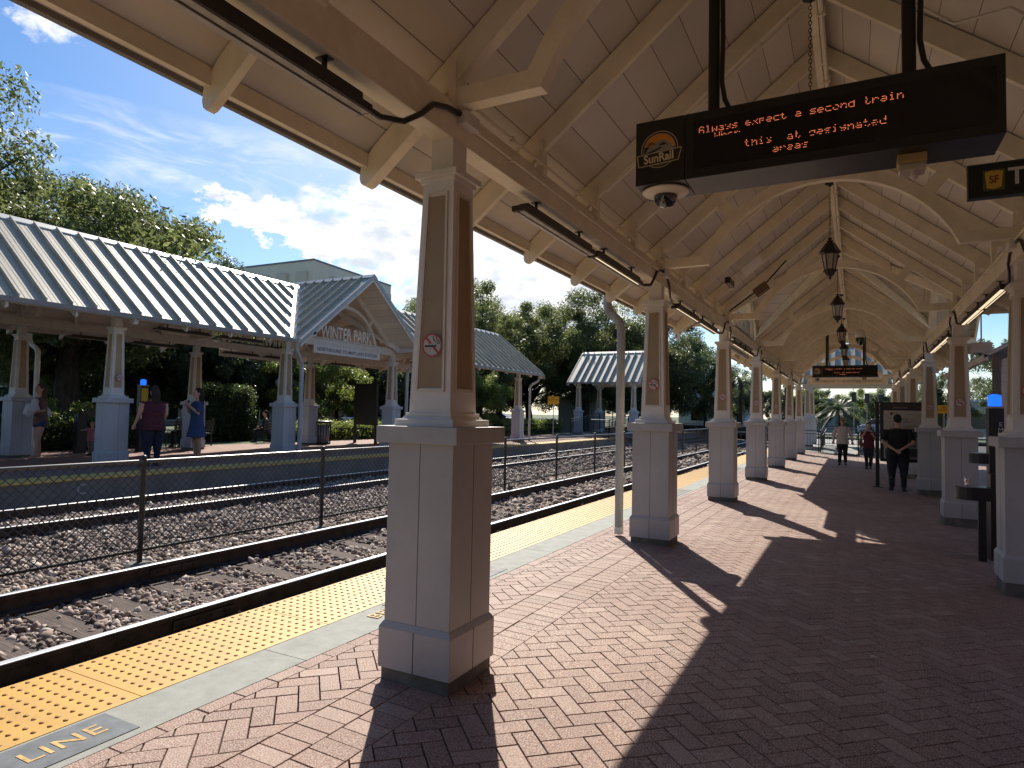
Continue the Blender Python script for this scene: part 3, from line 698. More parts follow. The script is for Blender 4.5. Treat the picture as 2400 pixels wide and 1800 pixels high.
            b.hexa([T(s, hwid-0.075, y-0.06, 3.50), T(s, hwid-0.02, y-0.06, 3.50), T(s, hwid-0.02, y+0.06, 3.50), T(s, hwid-0.075, y+0.06, 3.50), T(s, hwid-0.075, y-0.06, 3.80), T(s, hwid-0.02, y-0.06, 3.80), T(s, hwid-0.02, y+0.06, 3.80), T(s, hwid-0.075, y+0.06, 3.80)])
        b.build('truss_arch', cream, th)
    # columns
    for y in ycols:
        for s, hwid, zz in ((-1, hl, zr[0]), (1, hr, zr[1])):
            make_column(th, xr+s*hwid, y, z0+zz, cols_m, key)
    # cross gable
    if yc is not None:
        for s in sides:
            hwid = hl if s < 0 else hr
            m1, m2, fl = MB(), MB(), MB(); sm = m2
            for q in (-1, 1):
                P = [(0, 0), (G, 0), (G, GW), (EV, GW), (0, 0.25)]
                m1.slab([T(s, d, yc+q*e, zg(e)+0.03) for d, e in P], 0.03); m2.slab([T(s, d, yc+q*e, zg(e)+top) for d, e in P], 0.018)
                d = 0.25
                while d < G:
                    e0 = max(0.1, 0); e1 = GW if d > EV else d+0.25
                    e1 -= 0.12 if d <= EV else 0.0
                    if e1 > 0.25:
                        # the seam runs down the slope from the gable ridge to the valley or eave
                        w, h = 0.011, 0.095
                        a, b_ = T(s, d, yc+q*0.1, zg(0.1)+top), T(s, d, yc+q*e1, zg(e1)+top)
                        sm.hexa([(a[0]-w, a[1], a[2]), (a[0]+w, a[1], a[2]), (b_[0]+w, b_[1], b_[2]), (b_[0]-w, b_[1], b_[2]), (a[0]-w, a[1], a[2]+h), (a[0]+w, a[1], a[2]+h), (b_[0]+w, b_[1], b_[2]+h), (b_[0]-w, b_[1], b_[2]+h)])
                    d += 0.40
                # valley flashing
                u = 0.17
                A, B = (0.0, 0.25), (EV, GW)
                fl.slab([T(s, A[0], yc+q*A[1], zc(A[0])+top+0.012), T(s, B[0], yc+q*B[1], zc(B[0])+top+0.012), T(s, B[0], yc+q*(B[1]+2*u), zc(B[0])+top+0.012), T(s, max(0, A[0]), yc+q*(A[1]+2*u), zc(A[0])+top+0.012)], 0.01)
                fl.slab([T(s, A[0], yc+q*A[1], zg(A[1])+top+0.012), T(s, B[0], yc+q*B[1], zg(B[1])+top+0.012), T(s, B[0]+u, yc+q*B[1], zg(B[1])+top+0.012), T(s, A[0]+2*u, yc+q*A[1], zg(A[1])+top+0.012)], 0.01)
                # barge board and metal edge along the rake
                bb = MB()
                for (d0, d1, zt, zb_) in ((G-0.03, G, 0.028, -0.15),):
                    bb.hexa([T(s, d0, yc, zg(0)+zb_), T(s, d1, yc, zg(0)+zb_), T(s, d1, yc+q*(GW+0.02), zg(GW+0.02)+zb_), T(s, d0, yc+q*(GW+0.02), zg(GW+0.02)+zb_), T(s, d0, yc, zg(0)+zt), T(s, d1, yc, zg(0)+zt), T(s, d1, yc+q*(GW+0.02), zg(GW+0.02)+zt), T(s, d0, yc+q*(GW+0.02), zg(GW+0.02)+zt)])
                bb.build('barge_board', cream, th)
                bb = MB(); bb.hexa([T(s, G, yc, zg(0)-0.055), T(s, G+0.025, yc, zg(0)-0.055), T(s, G+0.025, yc+q*(GW+.04), zg(GW+.04)-0.055), T(s, G, yc+q*(GW+.04), zg(GW+.04)-0.055), T(s, G, yc, zg(0)+0.075), T(s, G+0.025, yc, zg(0)+0.075), T(s, G+0.025, yc+q*(GW+.04), zg(GW+.04)+0.075), T(s, G, yc+q*(GW+.04), zg(GW+.04)+0.075)])
                bb.build('rake_metal', M_seam, th)
                # valley beam and gable rafter at the column line
                vb = MB(); z_ = -0.03
                vb.hexa([T(s, 0.05, yc+q*0.20, zc(0.05)-0.2), T(s, 0.05, yc+q*0.30, zc(0.05)-0.2), T(s, 2.3, yc+q*2.55, zc(2.3)-0.2), T(s, 2.3, yc+q*2.45, zc(2.3)-0.2), T(s, 0.05, yc+q*0.20, zc(0.05)-0.01), T(s, 0.05, yc+q*0.30, zc(0.05)-0.01), T(s, 2.3, yc+q*2.55, zc(2.3)-0.01), T(s, 2.3, yc+q*2.45, zc(2.3)-0.01)])
                vb.build('valley_beam', cream, th)
                gr = MB(); dd = hwid
                gr.hexa([T(s, dd-0.05, yc, zg(0)-0.19), T(s, dd+0.05, yc, zg(0)-0.19), T(s, dd+0.05, yc+q*2.5, zg(2.5)-0.19), T(s, dd-0.05, yc+q*2.5, zg(2.5)-0.19), T(s, dd-0.05, yc, zg(0)-0.002), T(s, dd+0.05, yc, zg(0)-0.002), T(s, dd+0.05, yc+q*2.5, zg(2.5)-0.002), T(s, dd-0.05, yc+q*2.5, zg(2.5)-0.002)])
                gr.build('gable_rafter', cream, th)
                tb = MB(); x0, x1 = sorted((xr+s*(hwid-0.05), xr+s*G)); e = 2.465
                tb.box(x0, x1, yc+q*e-0.05, yc+q*e+0.05, z0+3.42, z0+3.56); tb.build('outrigger', cream, th)
            mg = m1.build('gable_ceiling', ceil[1], th); mr = m2.build('gable_roof', M_roof, th)
            fl.build('valley_flashing', mat('valley_flashing_metal', (0.52, 0.50, 0.44), 0.45, metal=0.2), mr)
            x0, x1 = sorted((xr+s*0.0, xr+s*(G+0.03))); zz = z0+gz_+top
            rc = MB()
            for q in (-1, 1): rc.add([(x0, yc, zz+0.04), (x0, yc+q*0.16, zz+0.04-0.128), (x1, yc+q*0.16, zz+0.04-0.128), (x1, yc, zz+0.04)], [(0, 1, 2, 3)]); rc.add([(x0, yc, zz+0.02), (x0, yc+q*0.16, zz-0.12), (x1, yc+q*0.16, zz-0.12), (x1, yc, zz+0.02)], [(3, 2, 1, 0)])
            rc.build('gable_ridge_cap', MATS['ridge_cap_metal'], mr)
            # arch, king post and struts above the beam
            b = MB(); dd = hwid; hwA, rise, cz0 = 1.42, 1.10, 3.52
            Rg = (hwA**2+rise**2)/(2*rise); czg = cz0+rise-Rg; n = 20
            ai = math.asin((cz0-czg)/Rg); ao = math.asin((cz0-czg)/(Rg+0.10))
            inn2 = [(Rg*math.cos(ai+(PI-2*ai)*k/n), czg+Rg*math.sin(ai+(PI-2*ai)*k/n)) for k in range(n+1)]
            out2 = [((Rg+.10)*math.cos(ao+(PI-2*ao)*k/n), czg+(Rg+.10)*math.sin(ao+(PI-2*ao)*k/n)) for k in range(n+1)]
            m = n+1
            P = [T(s, dd+sd, yc+a, z) for sd in (-0.05, 0.05) for L_ in (inn2, out2) for a, z in L_]
            F = []
            for k in range(n): F += [(k, k+1, m+k+1, m+k), (2*m+k, 3*m+k, 3*m+k+1, 2*m+k+1), (k, 2*m+k, 2*m+k+1, k+1), (m+k, m+k+1, 3*m+k+1, 3*m+k)]
            b.add(P, F)
            b.build('gable_arch', cream, th)
            x0, x1 = sorted((xr+s*(dd-0.045), xr+s*(dd+0.045)))
            MB().box(x0, x1, yc-0.045, yc+0.045, z0+4.71, z0+gz_-0.15).build('king_post', cream, th)
            b = MB()
            for q in (-1, 1):
                c, sn = 0.62, 0.785; p0 = (1.12, czg+math.sqrt((Rg+.09)**2-1.12**2)); L = 0.32; hw_ = 0.05
                a0 = (p0[0]+sn*hw_, p0[1]-c*hw_); a1 = (p0[0]-sn*hw_, p0[1]+c*hw_); a2 = (a1[0]+c*L, a1[1]+sn*L); a3 = (a0[0]+c*L, a0[1]+sn*L)
                Q = lambda p, sd: T(s, dd+sd, yc+q*p[0], p[1])
                b.hexa([Q(a0, -.04), Q(a1, -.04), Q(a1, .04), Q(a0, .04), Q(a3, -.04), Q(a2, -.04), Q(a2, .04), Q(a3, .04)])
            b.build('gable_strut', cream, th)
    # end rake boards
    for ye, sg in ((ya, -1), (yb, 1)):
        for s in (-1, 1):
            b = MB(); y0, y1 = sorted((ye, ye+sg*0.03))
            b.hexa([T(s, 0, y0, DR-0.14), T(s, 2.76, y0, zc(2.76)-0.14), T(s, 2.76, y1, zc(2.76)-0.14), T(s, 0, y1, DR-0.14), T(s, 0, y0, DR+0.075), T(s, 2.76, y0, zc(2.76)+0.075), T(s, 2.76, y1, zc(2.76)+0.075), T(s, 0, y1, DR+0.075)])
            b.build('rake_board', MATS['roof_seam_metal'], th)
    return th
XR = -0.31
NC = [3.42+4.93*k for k in range(-4, 7)]  # unseen rear bays added behind the camera to darken the column fronts
near = canopy(XR, 0.0, 1.97, 1.87, NC, -18.0, 34.0, NC[6]+2.465, 2.78, 'long cream-painted platform canopy overhead with a row of tapered columns either side', (M_creamF, M_grey), 'near', (0, -0.055))
# far canopy
FC = [8.74+4.93*k for k in range(-2, 5)]
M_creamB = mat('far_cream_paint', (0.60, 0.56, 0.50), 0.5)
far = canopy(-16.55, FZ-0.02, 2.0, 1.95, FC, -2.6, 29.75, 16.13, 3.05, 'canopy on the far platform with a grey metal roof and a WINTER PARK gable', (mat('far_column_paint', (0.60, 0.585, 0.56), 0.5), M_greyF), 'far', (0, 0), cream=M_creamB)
# ================================================================== FITTINGS UNDER THE CANOPIES
M_led = emis('warm_light_strip', (1.0, 0.78, 0.50), 0.75, (0.6, 0.55, 0.45))
M_lens = mat('frosted_lens', (0.45, 0.42, 0.37), 0.3)
def strip_light(x, ya, yb, z, label, lit, m=M_bronze, n=0):
    th = thing('strip_light', (x, (ya+yb)/2, z), label, 'light', 'strip lights under the canopy beams')
    b = MB(); b.box(x-0.055, x+0.055, ya, yb, z-0.02, z+0.022); b.box(x-0.04, x+0.04, ya+0.10, yb-0.06, z+0.022, z+0.065); b.build('housing', m, th, bev=0.003)
    MB().box(x-0.048, x-0.012, ya+0.02, yb-0.02, z-0.028, z-0.0195).build('diffuser', M_led if lit and x > 0 else M_lens, th)
    if lit:
        b = MB(); k = int((yb-ya-0.1)/0.026)
        for i in range(k): b.box(x+0.012, x+0.026, ya+0.05+i*0.026, ya+0.064+i*0.026, z-0.0235, z-0.0195)
        b.build('light_dots', M_led, th)
    else: MB().box(x+0.005, x+0.045, ya+0.02, yb-0.02, z-0.026, z-0.0195).build('louvre', M_galv, th)
    for yy in (ya+0.32, yb-0.3):
        b = MB(); b.tube([(x, yy, z+0.06), (x, yy, z+0.138)], 0.014, 8); b.cbox((x, yy, z+0.135), (0.075, 0.05, 0.012)); b.build('bracket', m, th)
    return th
NOL = ['first', 'second', 'third', 'fourth', 'fifth', 'sixth', 'seventh', 'eighth']
for k in range(-1, 6):
    y0 = 3.42+4.93*k
    for s, x in ((-1, -2.28), (1, 1.56)):
        if s > 0 and k < 0: continue
        for j, (a, c) in enumerate(((0.96, 2.51), (2.57, 4.12))):
            if k == -1 and j == 0: continue
            nm = ('strip light under the trackside beam, ' if s < 0 else 'strip light under the right-hand beam, ')
            if k < 0: nm = 'big dark strip light at the top left, running out over the nearest column'
            else: nm += ('nearer' if j == 0 else 'farther')+' of the pair past the '+('nearest' if k == 0 else NOL[k])+(' column' if s < 0 else ' truss')
            strip_light(x, y0+a, y0+c, 3.175, nm, not (k == -1 or (k == 0 and j == 0 and s < 0)), n=k)
        if k >= 0 or s < 0:
            xx = x+0.08*(-s) if s < 0 else x-0.08
            e = y0+4.93
            MB().tube([(x, e-0.82, 3.20), (x+(xx-x)*.4, e-0.72, 3.175), (xx, e-0.58, 3.20), (xx, e-0.42, 3.31), (xx, e-0.30, 3.42), (xx, e-0.15, 3.465), (xx+0.01, e-0.02, 3.475)], 0.017, 8).build('cable', M_black, None)
            o = COL.objects[-1]; tag(o, ('black cable curving up to the trackside beam at the '+(NOL[k+1])+' column') if s < 0 else ('black cable curving up to the right-hand beam at its '+NOL[k+1]+' column'), 'cable', 'cables between strip lights and beams')
            if k < 5:
                f = MB(); f.tube([(xx+0.01, e+0.10, 3.45), (xx, e+0.25, 3.42), (xx, e+0.34, 3.33), (xx-(xx-x)*.5, e+0.52, 3.26), (x, e+0.78, 3.20), (x, e+0.96, 3.2)], 0.015, 8)
                if k >= 0:
                    f.build('cable', M_black, None); o = COL.objects[-1]; tag(o, ('black cable dropping to the strip light just past the '+NOL[k+1]+' trackside column') if s < 0 else 'black cable dropping to the right-hand strip light past the '+NOL[k+1]+' column', 'cable', 'cables between strip lights and beams')
            jb = MB(); jb.cbox((xx+0.02*(-s), e+0.06, 3.455), (0.07, 0.17, 0.085)); tag(jb.build('junction_box', M_creamF, None, bev=0.004), 'small painted junction box on the '+('trackside' if s < 0 else 'right-hand')+' beam at the '+NOL[k+1]+' column', 'junction box', 'junction boxes on the beams')
# painted conduits
def conduit(pts, r, label):
    th = thing('electrical_conduit', pts[0], label, 'conduit')
    c = MB().tube(pts, r, 8); a, e = Vector(pts[0]), Vector(pts[-1]); L = (e-a).length; n = int(L/1.23)
    for i in range(n):
        p = a+(e-a)*((i+0.4)/n)
        if p.y < 0: continue
        c.cbox(p, (r*3.2, 0.022, r*3.4))
    c.build('pipe', M_cream, th); return th
conduit([(-2.196, 3.6, 3.44), (-2.196, 33.5, 3.44)], 0.012, 'thin painted conduit along the inner face of the trackside beam')
conduit([(-2.19, 3.6, 3.585), (-2.19, 33.5, 3.585)], 0.010, 'upper painted conduit above the trackside beam')
conduit([(1.475, 2.0, 3.50), (1.475, 33.5, 3.50)], 0.014, 'painted conduit along the top of the right-hand beam')
conduit([(-0.245, 0.5, 5.13), (-0.245, 33.5, 5.13)], 0.022, 'painted conduit under the roof ridge')
conduit([(-0.38, 5.80, 5.03), (-2.08, 5.80, 3.72)], 0.016, 'painted conduit running down the ceiling beside a rafter')
MB().tube([(-0.20, 5.2, 5.10), (0.25, 5.35, 4.72), (0.62, 5.3, 4.36), (0.9, 5.1, 4.28), (1.35, 5.0, 3.80), (1.5, 4.95, 3.6)], 0.011, 8).build('cable', M_creamF, None)
tag(COL.objects[-1], 'pale cable drooping across the ceiling boards right of the ridge', 'cable')
# lanterns on chains
def lantern(y, n):
    x = XR-0.01
    th = thing('hanging_lantern', (x, y, 5.15), 'black lantern on a chain under the ridge, %s' % ['nearest', 'second nearest', 'third nearest', 'fourth nearest', 'fifth nearest', 'farthest'][n], 'lantern', 'lanterns hanging from the ridge')
    b = MB(); b.lathe([(0.068, 0), (0.068, -0.02), (0.03, -0.035), (0.012, -0.06)], (x, y, 5.17), 14); b.build('ceiling_rose', M_black, th)
    b = MB(); z = 5.10; i = 0
    while z > 4.36:
        pts = []
        for k in range(9):
            a = 2*PI*k/8; u, v = 0.013*math.cos(a), 0.021*math.sin(a)
            pts.append((x+(u if i % 2 else 0), y+(0 if i % 2 else u), z+v))
        b.tube(pts, 0.0035, 5, cap=False); z -= 0.033; i += 1
    b.build('chain', M_black, th)
    b = MB(); b.lathe([(0.012, 4.34), (0.03, 4.33), (0.022, 4.30), (0.05, 4.285), (0.035, 4.262), (0.065, 4.255), (0.10, 4.20), (0.128, 4.15), (0.148, 4.118), (0.150, 4.100), (0.132, 4.092), (0.118, 4.088)], (x, y, 0), 6, False); b.build('lantern_cap', M_black, th)
    b = MB(); b.lathe([(0.108, 4.09), (0.068, 3.845)], (x, y, 0), 6, False); b.build('glass', mat('lantern_glass', (0.50, 0.46, 0.40), 0.25, var=0.1), th)
    b = MB()
    for k in range(6):
        a = 2*PI*k/6; c, s = math.cos(a), math.sin(a); b.tube([(x+0.113*c, y+0.113*s, 4.095), (x+0.072*c, y+0.072*s, 3.845)], 0.008, 5)
    b.lathe([(0.115, 4.094), (0.115, 4.078)], (x, y, 0), 6, False)
    b.build('frame_bars', M_black, th)
    b = MB(); b.lathe([(0.085, 3.85), (0.095, 3.84), (0.088, 3.822), (0.07, 3.805), (0.055, 3.775), (0.03, 3.752), (0.012, 3.742), (0.019, 3.728), (0.016, 3.712), (0.004, 3.70)], (x, y, 0), 6, False); b.build('lantern_base', M_black, th)
for n, y in enumerate((5.88, 10.8, 15.75, 20.7, 25.6, 30.4)): lantern(y, n)
# no smoking discs
M_red = mat('sign_red', (0.48, 0.03, 0.03), 0.45); M_disc = mat('sign_white', (0.52, 0.49, 0.45), 0.45); M_ink = mat('sign_ink', (0.02, 0.018, 0.018), 0.4)
NS = {}
def no_smoking(pos, nrm, label, group='no smoking discs on the columns'):
    if not NS:
        th = thing('no_smoking_sign', (0, 0, 0), label, 'sign', group); R = 0.072
        def disc(b, r, y, n=36, sq=1.0): b.add([(r*math.cos(2*PI*k/n), y, r*math.sin(2*PI*k/n)) for k in range(n)]+[(r*math.cos(2*PI*k/n), y+0.003, r*math.sin(2*PI*k/n)) for k in range(n)], [tuple(range(n)), tuple(range(2*n-1, n-1, -1))]+[(k, (k+1) % n, n+(k+1) % n, n+k) for k in range(n)])
        b = MB(); disc(b, R, -0.004); b.build('disc', M_disc, th)
        b = MB(); n = 40
        for k in range(n):
            a, c = 2*PI*k/n, 2*PI*(k+1)/n
            b.add([(R*math.cos(a), -.0055, R*math.sin(a)), (R*math.cos(c), -.0055, R*math.sin(c)), ((R-.009)*math.cos(c), -.0055, (R-.009)*math.sin(c)), ((R-.009)*math.cos(a), -.0055, (R-.009)*math.sin(a))], [(0, 1, 2, 3)])
        u, v = (-.70, .71), (.0045, .0045)
        for t0, t1 in ((-.066, -.012), (.012, .066)):
            b.add([(-t0*.69-.006, -.0056, t0*.72-.004), (-t0*.69+.006, -.0056, t0*.72+.004), (-t1*.69+.006, -.0056, t1*.72+.004), (-t1*.69-.006, -.0056, t1*.72-.004)], [(0, 1, 2, 3)])
        b.build('red_ring_and_bar', M_red, th)
        b = MB(); b.box(-.052, .030, -.0066, -.0056, -.011, .001)
        b.build('cigarette', M_ink, th)
        b = MB()
        P1 = [(.053, .006), (.053, .020), (.046, .029), (.034, .031), (.030, .036), (.034, .046), (.030, .055), (.024, .058)]
        P2 = [(.041, .006), (.041, .014), (.036, .020), (.022, .020), (.016, .028), (.009, .036), (.008, .048), (.014, .058)]
        for P in (P1, P2): b.tube([(p[0], -.006, p[1]) for p in P], 0.0018, 5)
        b.build('smoke', M_ink, th); NS['a'] = th
    else:
        th = copy_tree(NS['a']); tag(th, label, 'sign', group)
    n = Vector(nrm).normalized(); th.location = Vector(pos)+n*0.006
    th.rotation_euler = (math.atan2(0.0264, 1), 0, math.atan2(n.x, -n.y))
    return th
for k in range(7):
    y = 3.42+4.93*k
    no_smoking((-2.28+0.01, y-0.139-0.003, 2.004), (0, -1, 0), 'round no smoking disc on the %s trackside column' % (NOL[k] if k else 'big nearest'))
for k in range(1, 5):
    y = 3.42+4.93*k
    no_smoking((1.56, y-0.139-0.003, 1.93), (0, -1, 0), 'round no smoking disc in the right-hand row, %s column' % ['', 'large first', 'second', 'third', 'fourth'][k])
for i, y in enumerate((3.81, 8.74, 13.67, 18.6)):
    no_smoking((-14.55+0.141, y, FZ+1.95), (1, 0, 0), 'small no smoking disc on a far column, '+['the leftmost', 'left of the woman in maroon', 'beside the bent downspout', 'right of the WINTER PARK letters'][i], 'no smoking discs on the far columns')
# downspouts
def downspout(pts, r, label, m=M_galv, foot=True):
    th = thing('downspout', pts[-1], label, 'downspout', 'downspouts under the eaves')
    P = [Vector(p) for p in pts]; Q = []
    for i, p in enumerate(P):
        if 0 < i < len(P)-1:
            a, c = P[i-1], P[i+1]; la = min(0.11, (a-p).length*.45); lc = min(0.11, (c-p).length*.45)
            s0 = p+(a-p).normalized()*la; s1 = p+(c-p).normalized()*lc
            for t in (0, .25, .5, .75, 1): Q.append(s0*(1-t)**2+p*2*t*(1-t)+s1*t*t)
        else: Q.append(p)
    MB().tube(Q, r, 14).build('pipe', m, th)
    b = MB()
    for i in range(1, len(Q)-2):
        if (Q[i]-Q[i+1]).length < 0.08: b.tube([Q[i]+(Q[i+1]-Q[i])*.3, Q[i]+(Q[i+1]-Q[i])*.7], r*1.055, 14)
    b.tube([P[-1]+Vector((0, 0, 1.05)), P[-1]+Vector((0, 0, 1.09))], r*1.07, 14); b.tube([P[-2]+Vector((0, 0, -.3)), P[-2]+Vector((0, 0, -.34))], r*1.07, 14)
    b.build('pipe_band', m, th)
    if foot: MB().tube([P[-1]+Vector((0, 0, 0.0)), P[-1]+Vector((0, 0, .09))], r*1.08, 14).build('pipe_foot', M_white, th)
    return th
downspout([(-2.985, 8.44, 3.28), (-2.985, 8.44, 3.02), (-2.785, 8.44, 2.86), (-2.785, 8.44, 0.03)], 0.056, 'tall grey downspout with a double bend beside the second platform column')
fz = FZ
downspout([(-13.87, 13.35, fz+3.25), (-13.87, 13.35, fz+3.0), (-14.25, 13.95, fz+2.65), (-14.25, 13.95, fz)], 0.06, 'blue-grey downspout with a double bend at the left foot of the WINTER PARK gable', MATS['blue_grey_paint'], False)
downspout([(-13.87, 29.3, fz+3.25), (-13.87, 29.3, fz+3.0), (-14.2, 28.95, fz+2.7), (-14.2, 28.95, fz)], 0.055, 'thin downspout at the far right end of the WINTER PARK canopy', M_galv, False)
downspout([(-19.35, 9.3, fz+3.2), (-19.35, 9.3, fz+2.95), (-18.9, 9.3, fz+2.75), (-18.9, 9.3, fz)], 0.06, 'white downspout behind the far platform column left of the maroon shirt', M_white, False)
downspout([(-19.35, 18.9, fz+3.2), (-19.35, 18.9, fz+2.95), (-18.9, 18.9, fz+2.75), (-18.9, 18.9, fz)], 0.06, 'pale downspout behind the rear column near the seated people', M_white, False)
downspout([(-13.9, 18.95, fz+3.25), (-13.9, 18.95, fz+3.0), (-14.25, 19.0, fz+2.75), (-14.25, 19.0, fz)], 0.06, 'pale downspout right of the freestanding notice board on the far platform', M_galv, False)
# lights and signs of the far canopy
for i, (x, ya, yb) in enumerate([(-14.55, 9.6, 11.1), (-14.55, 11.3, 12.8), (-18.5, 6.3, 8.0), (-18.5, 9.8, 11.3), (-18.5, 11.5, 13.0), (-18.5, 14.6, 16.1), (-18.5, 16.3, 17.8), (-14.55, 19.6, 21.1), (-18.5, 19.6, 21.1)]):
    strip_light(x, ya, yb, FZ+3.15, 'dark strip light on the far platform, ' + ['under the front beam left of the gable, first', 'under the front beam left of the gable, second', 'under the rear beam near the left edge', 'under the rear beam behind the maroon shirt', 'under the rear beam behind the blue dress', 'rear beam, below the gable letters, left', 'rear beam, below the gable letters, right', 'under the front beam just right of the gable', 'under the rear beam right of the gable'][i], False)
def name_sign(x, yc, z, s, label, lab2, town):
    """raised letters on the gable beam and the board that hangs below it"""
    th = thing('station_name', (x, yc, z), label, 'sign')
    nrm = (s, 0, 0); m = facing((x+s*0.01, yc, z+0.215), nrm)
    text('letters', 'WINTER PARK', mat('letter_white', (0.70, 0.66, 0.60), 0.5), th, 0.50, m @ Matrix.Diagonal((0.72, 1.12, 1, 1)), 0.02, 'CENTER', 1.0, 0.004)
    MB().box(x-0.03, x+0.03, yc-1.45, yc+1.45, z-0.005, z+0.03).build('letter_rail', M_creamB, th)
    t2 = thing('destination_board', (x+s*0.1, yc, z-0.42), lab2, 'sign')
    b = MB(); x0, x1 = sorted((x+s*0.085, x+s*0.11)); b.box(x0, x1, yc-1.55, yc+1.55, z-0.47, z-0.215); b.build('board', mat('board_white', (0.60, 0.57, 0.53), 0.5), t2, bev=0.004)
    text('lettering', town, mat('board_ink', (0.07, 0.07, 0.09), 0.5), t2, 0.15, facing((x+s*0.1125, yc, z-0.345), nrm) @ Matrix.Diagonal((0.97, 1, 1, 1)), 0.001, 'CENTER', 1.0, 0.002, 1.05)
name_sign(-14.55, 16.13, FZ-0.02+3.54, 1, 'white cut-out letters WINTER PARK standing in the gable of the far canopy', 'white board under the far gable reading NORTHBOUND TO MAITLAND STATION', 'NORTHBOUND TO MAITLAND STATION')
name_sign(-18.55, 16.13, FZ-0.02+3.54, -1, 'letters seen from behind in the rear gable of the far canopy', 'board seen from behind under the rear gable of the far canopy', 'NORTHBOUND TO MAITLAND STATION')
name_sign(-2.28, NC[6]+2.465, 3.54, -1, 'cut-out letters seen from behind in the trackside gable of the near canopy', 'board seen from behind under the trackside gable of the near canopy', 'SOUTHBOUND TO ADVENTHEALTH STATION')
# board across the end of the near canopy
th = thing('end_board', (XR, 33.0, 3.2), 'cream board across the far end of the near canopy, SOUTHBOUND TO ADVENTHEALTH STATION', 'sign')
b = MB(); b.box(XR-1.62, XR+1.62, 32.88, 32.94, 3.20, 3.50); b.build('board', M_cream, th, bev=0.004)
text('lettering', 'SOUTHBOUND TO ADVENTHEALTH STATION', mat('board_ink2', (0.10, 0.07, 0.04), 0.5), th, 0.13, facing((XR, 32.877, 3.34), (0, -1, 0)), 0.001)
# ---------------------------------------------------------------- message signs
FONT = {'A': '0E11111F111111', 'a': '00000E010F110F', 'l': '0C04040404040E', 'w': '00001111151B11', 'y': '00001111 0F010E'.replace(' ', ''), 's': '00000F100E011E', 'e': '00000E111F100E', 'x': '0000110A040A11', 'p': '00001E111E1010', 'c': '00000F1010100F', 't': '08081C08080906', 'o': '00000E1111110E', 'n': '00001619111111', 'd': '01010F1111110F', 'r': '00001619101010', 'i': '04000C0404040E', 'C': '0E11101010110E', 'h': '10101619111111', 'g': '00000F110F010E', 'u': '0000111111130D', 'm': '00001A15151515', 'k': '1010121418141 2'.replace(' ', ''), ' ': '00000000000000', 'W': '1111111515 1B11'.replace(' ', '')}
def dots(b, s, x0, zt, y, p, px, rows=(0, 7), r=0.31, skip=0.0, rg=None):
    x = x0
    for ch in s:
        g_ = FONT[ch]; g_ = [int(g_[2*i:2*i+2], 16) for i in range(7)]
        for i in range(*rows):
            for j in range(5):
                if g_[i] >> (4-j) & 1 and not (rg and rg.random() < skip):
                    cx, cz = x+j*px, zt-i*p; h = p*r
                    b.add([(cx-h, y, cz-h), (cx+h, y, cz-h), (cx+h, y, cz+h), (cx-h, y, cz+h)], [(0, 1, 2, 3)])
        x += px*6
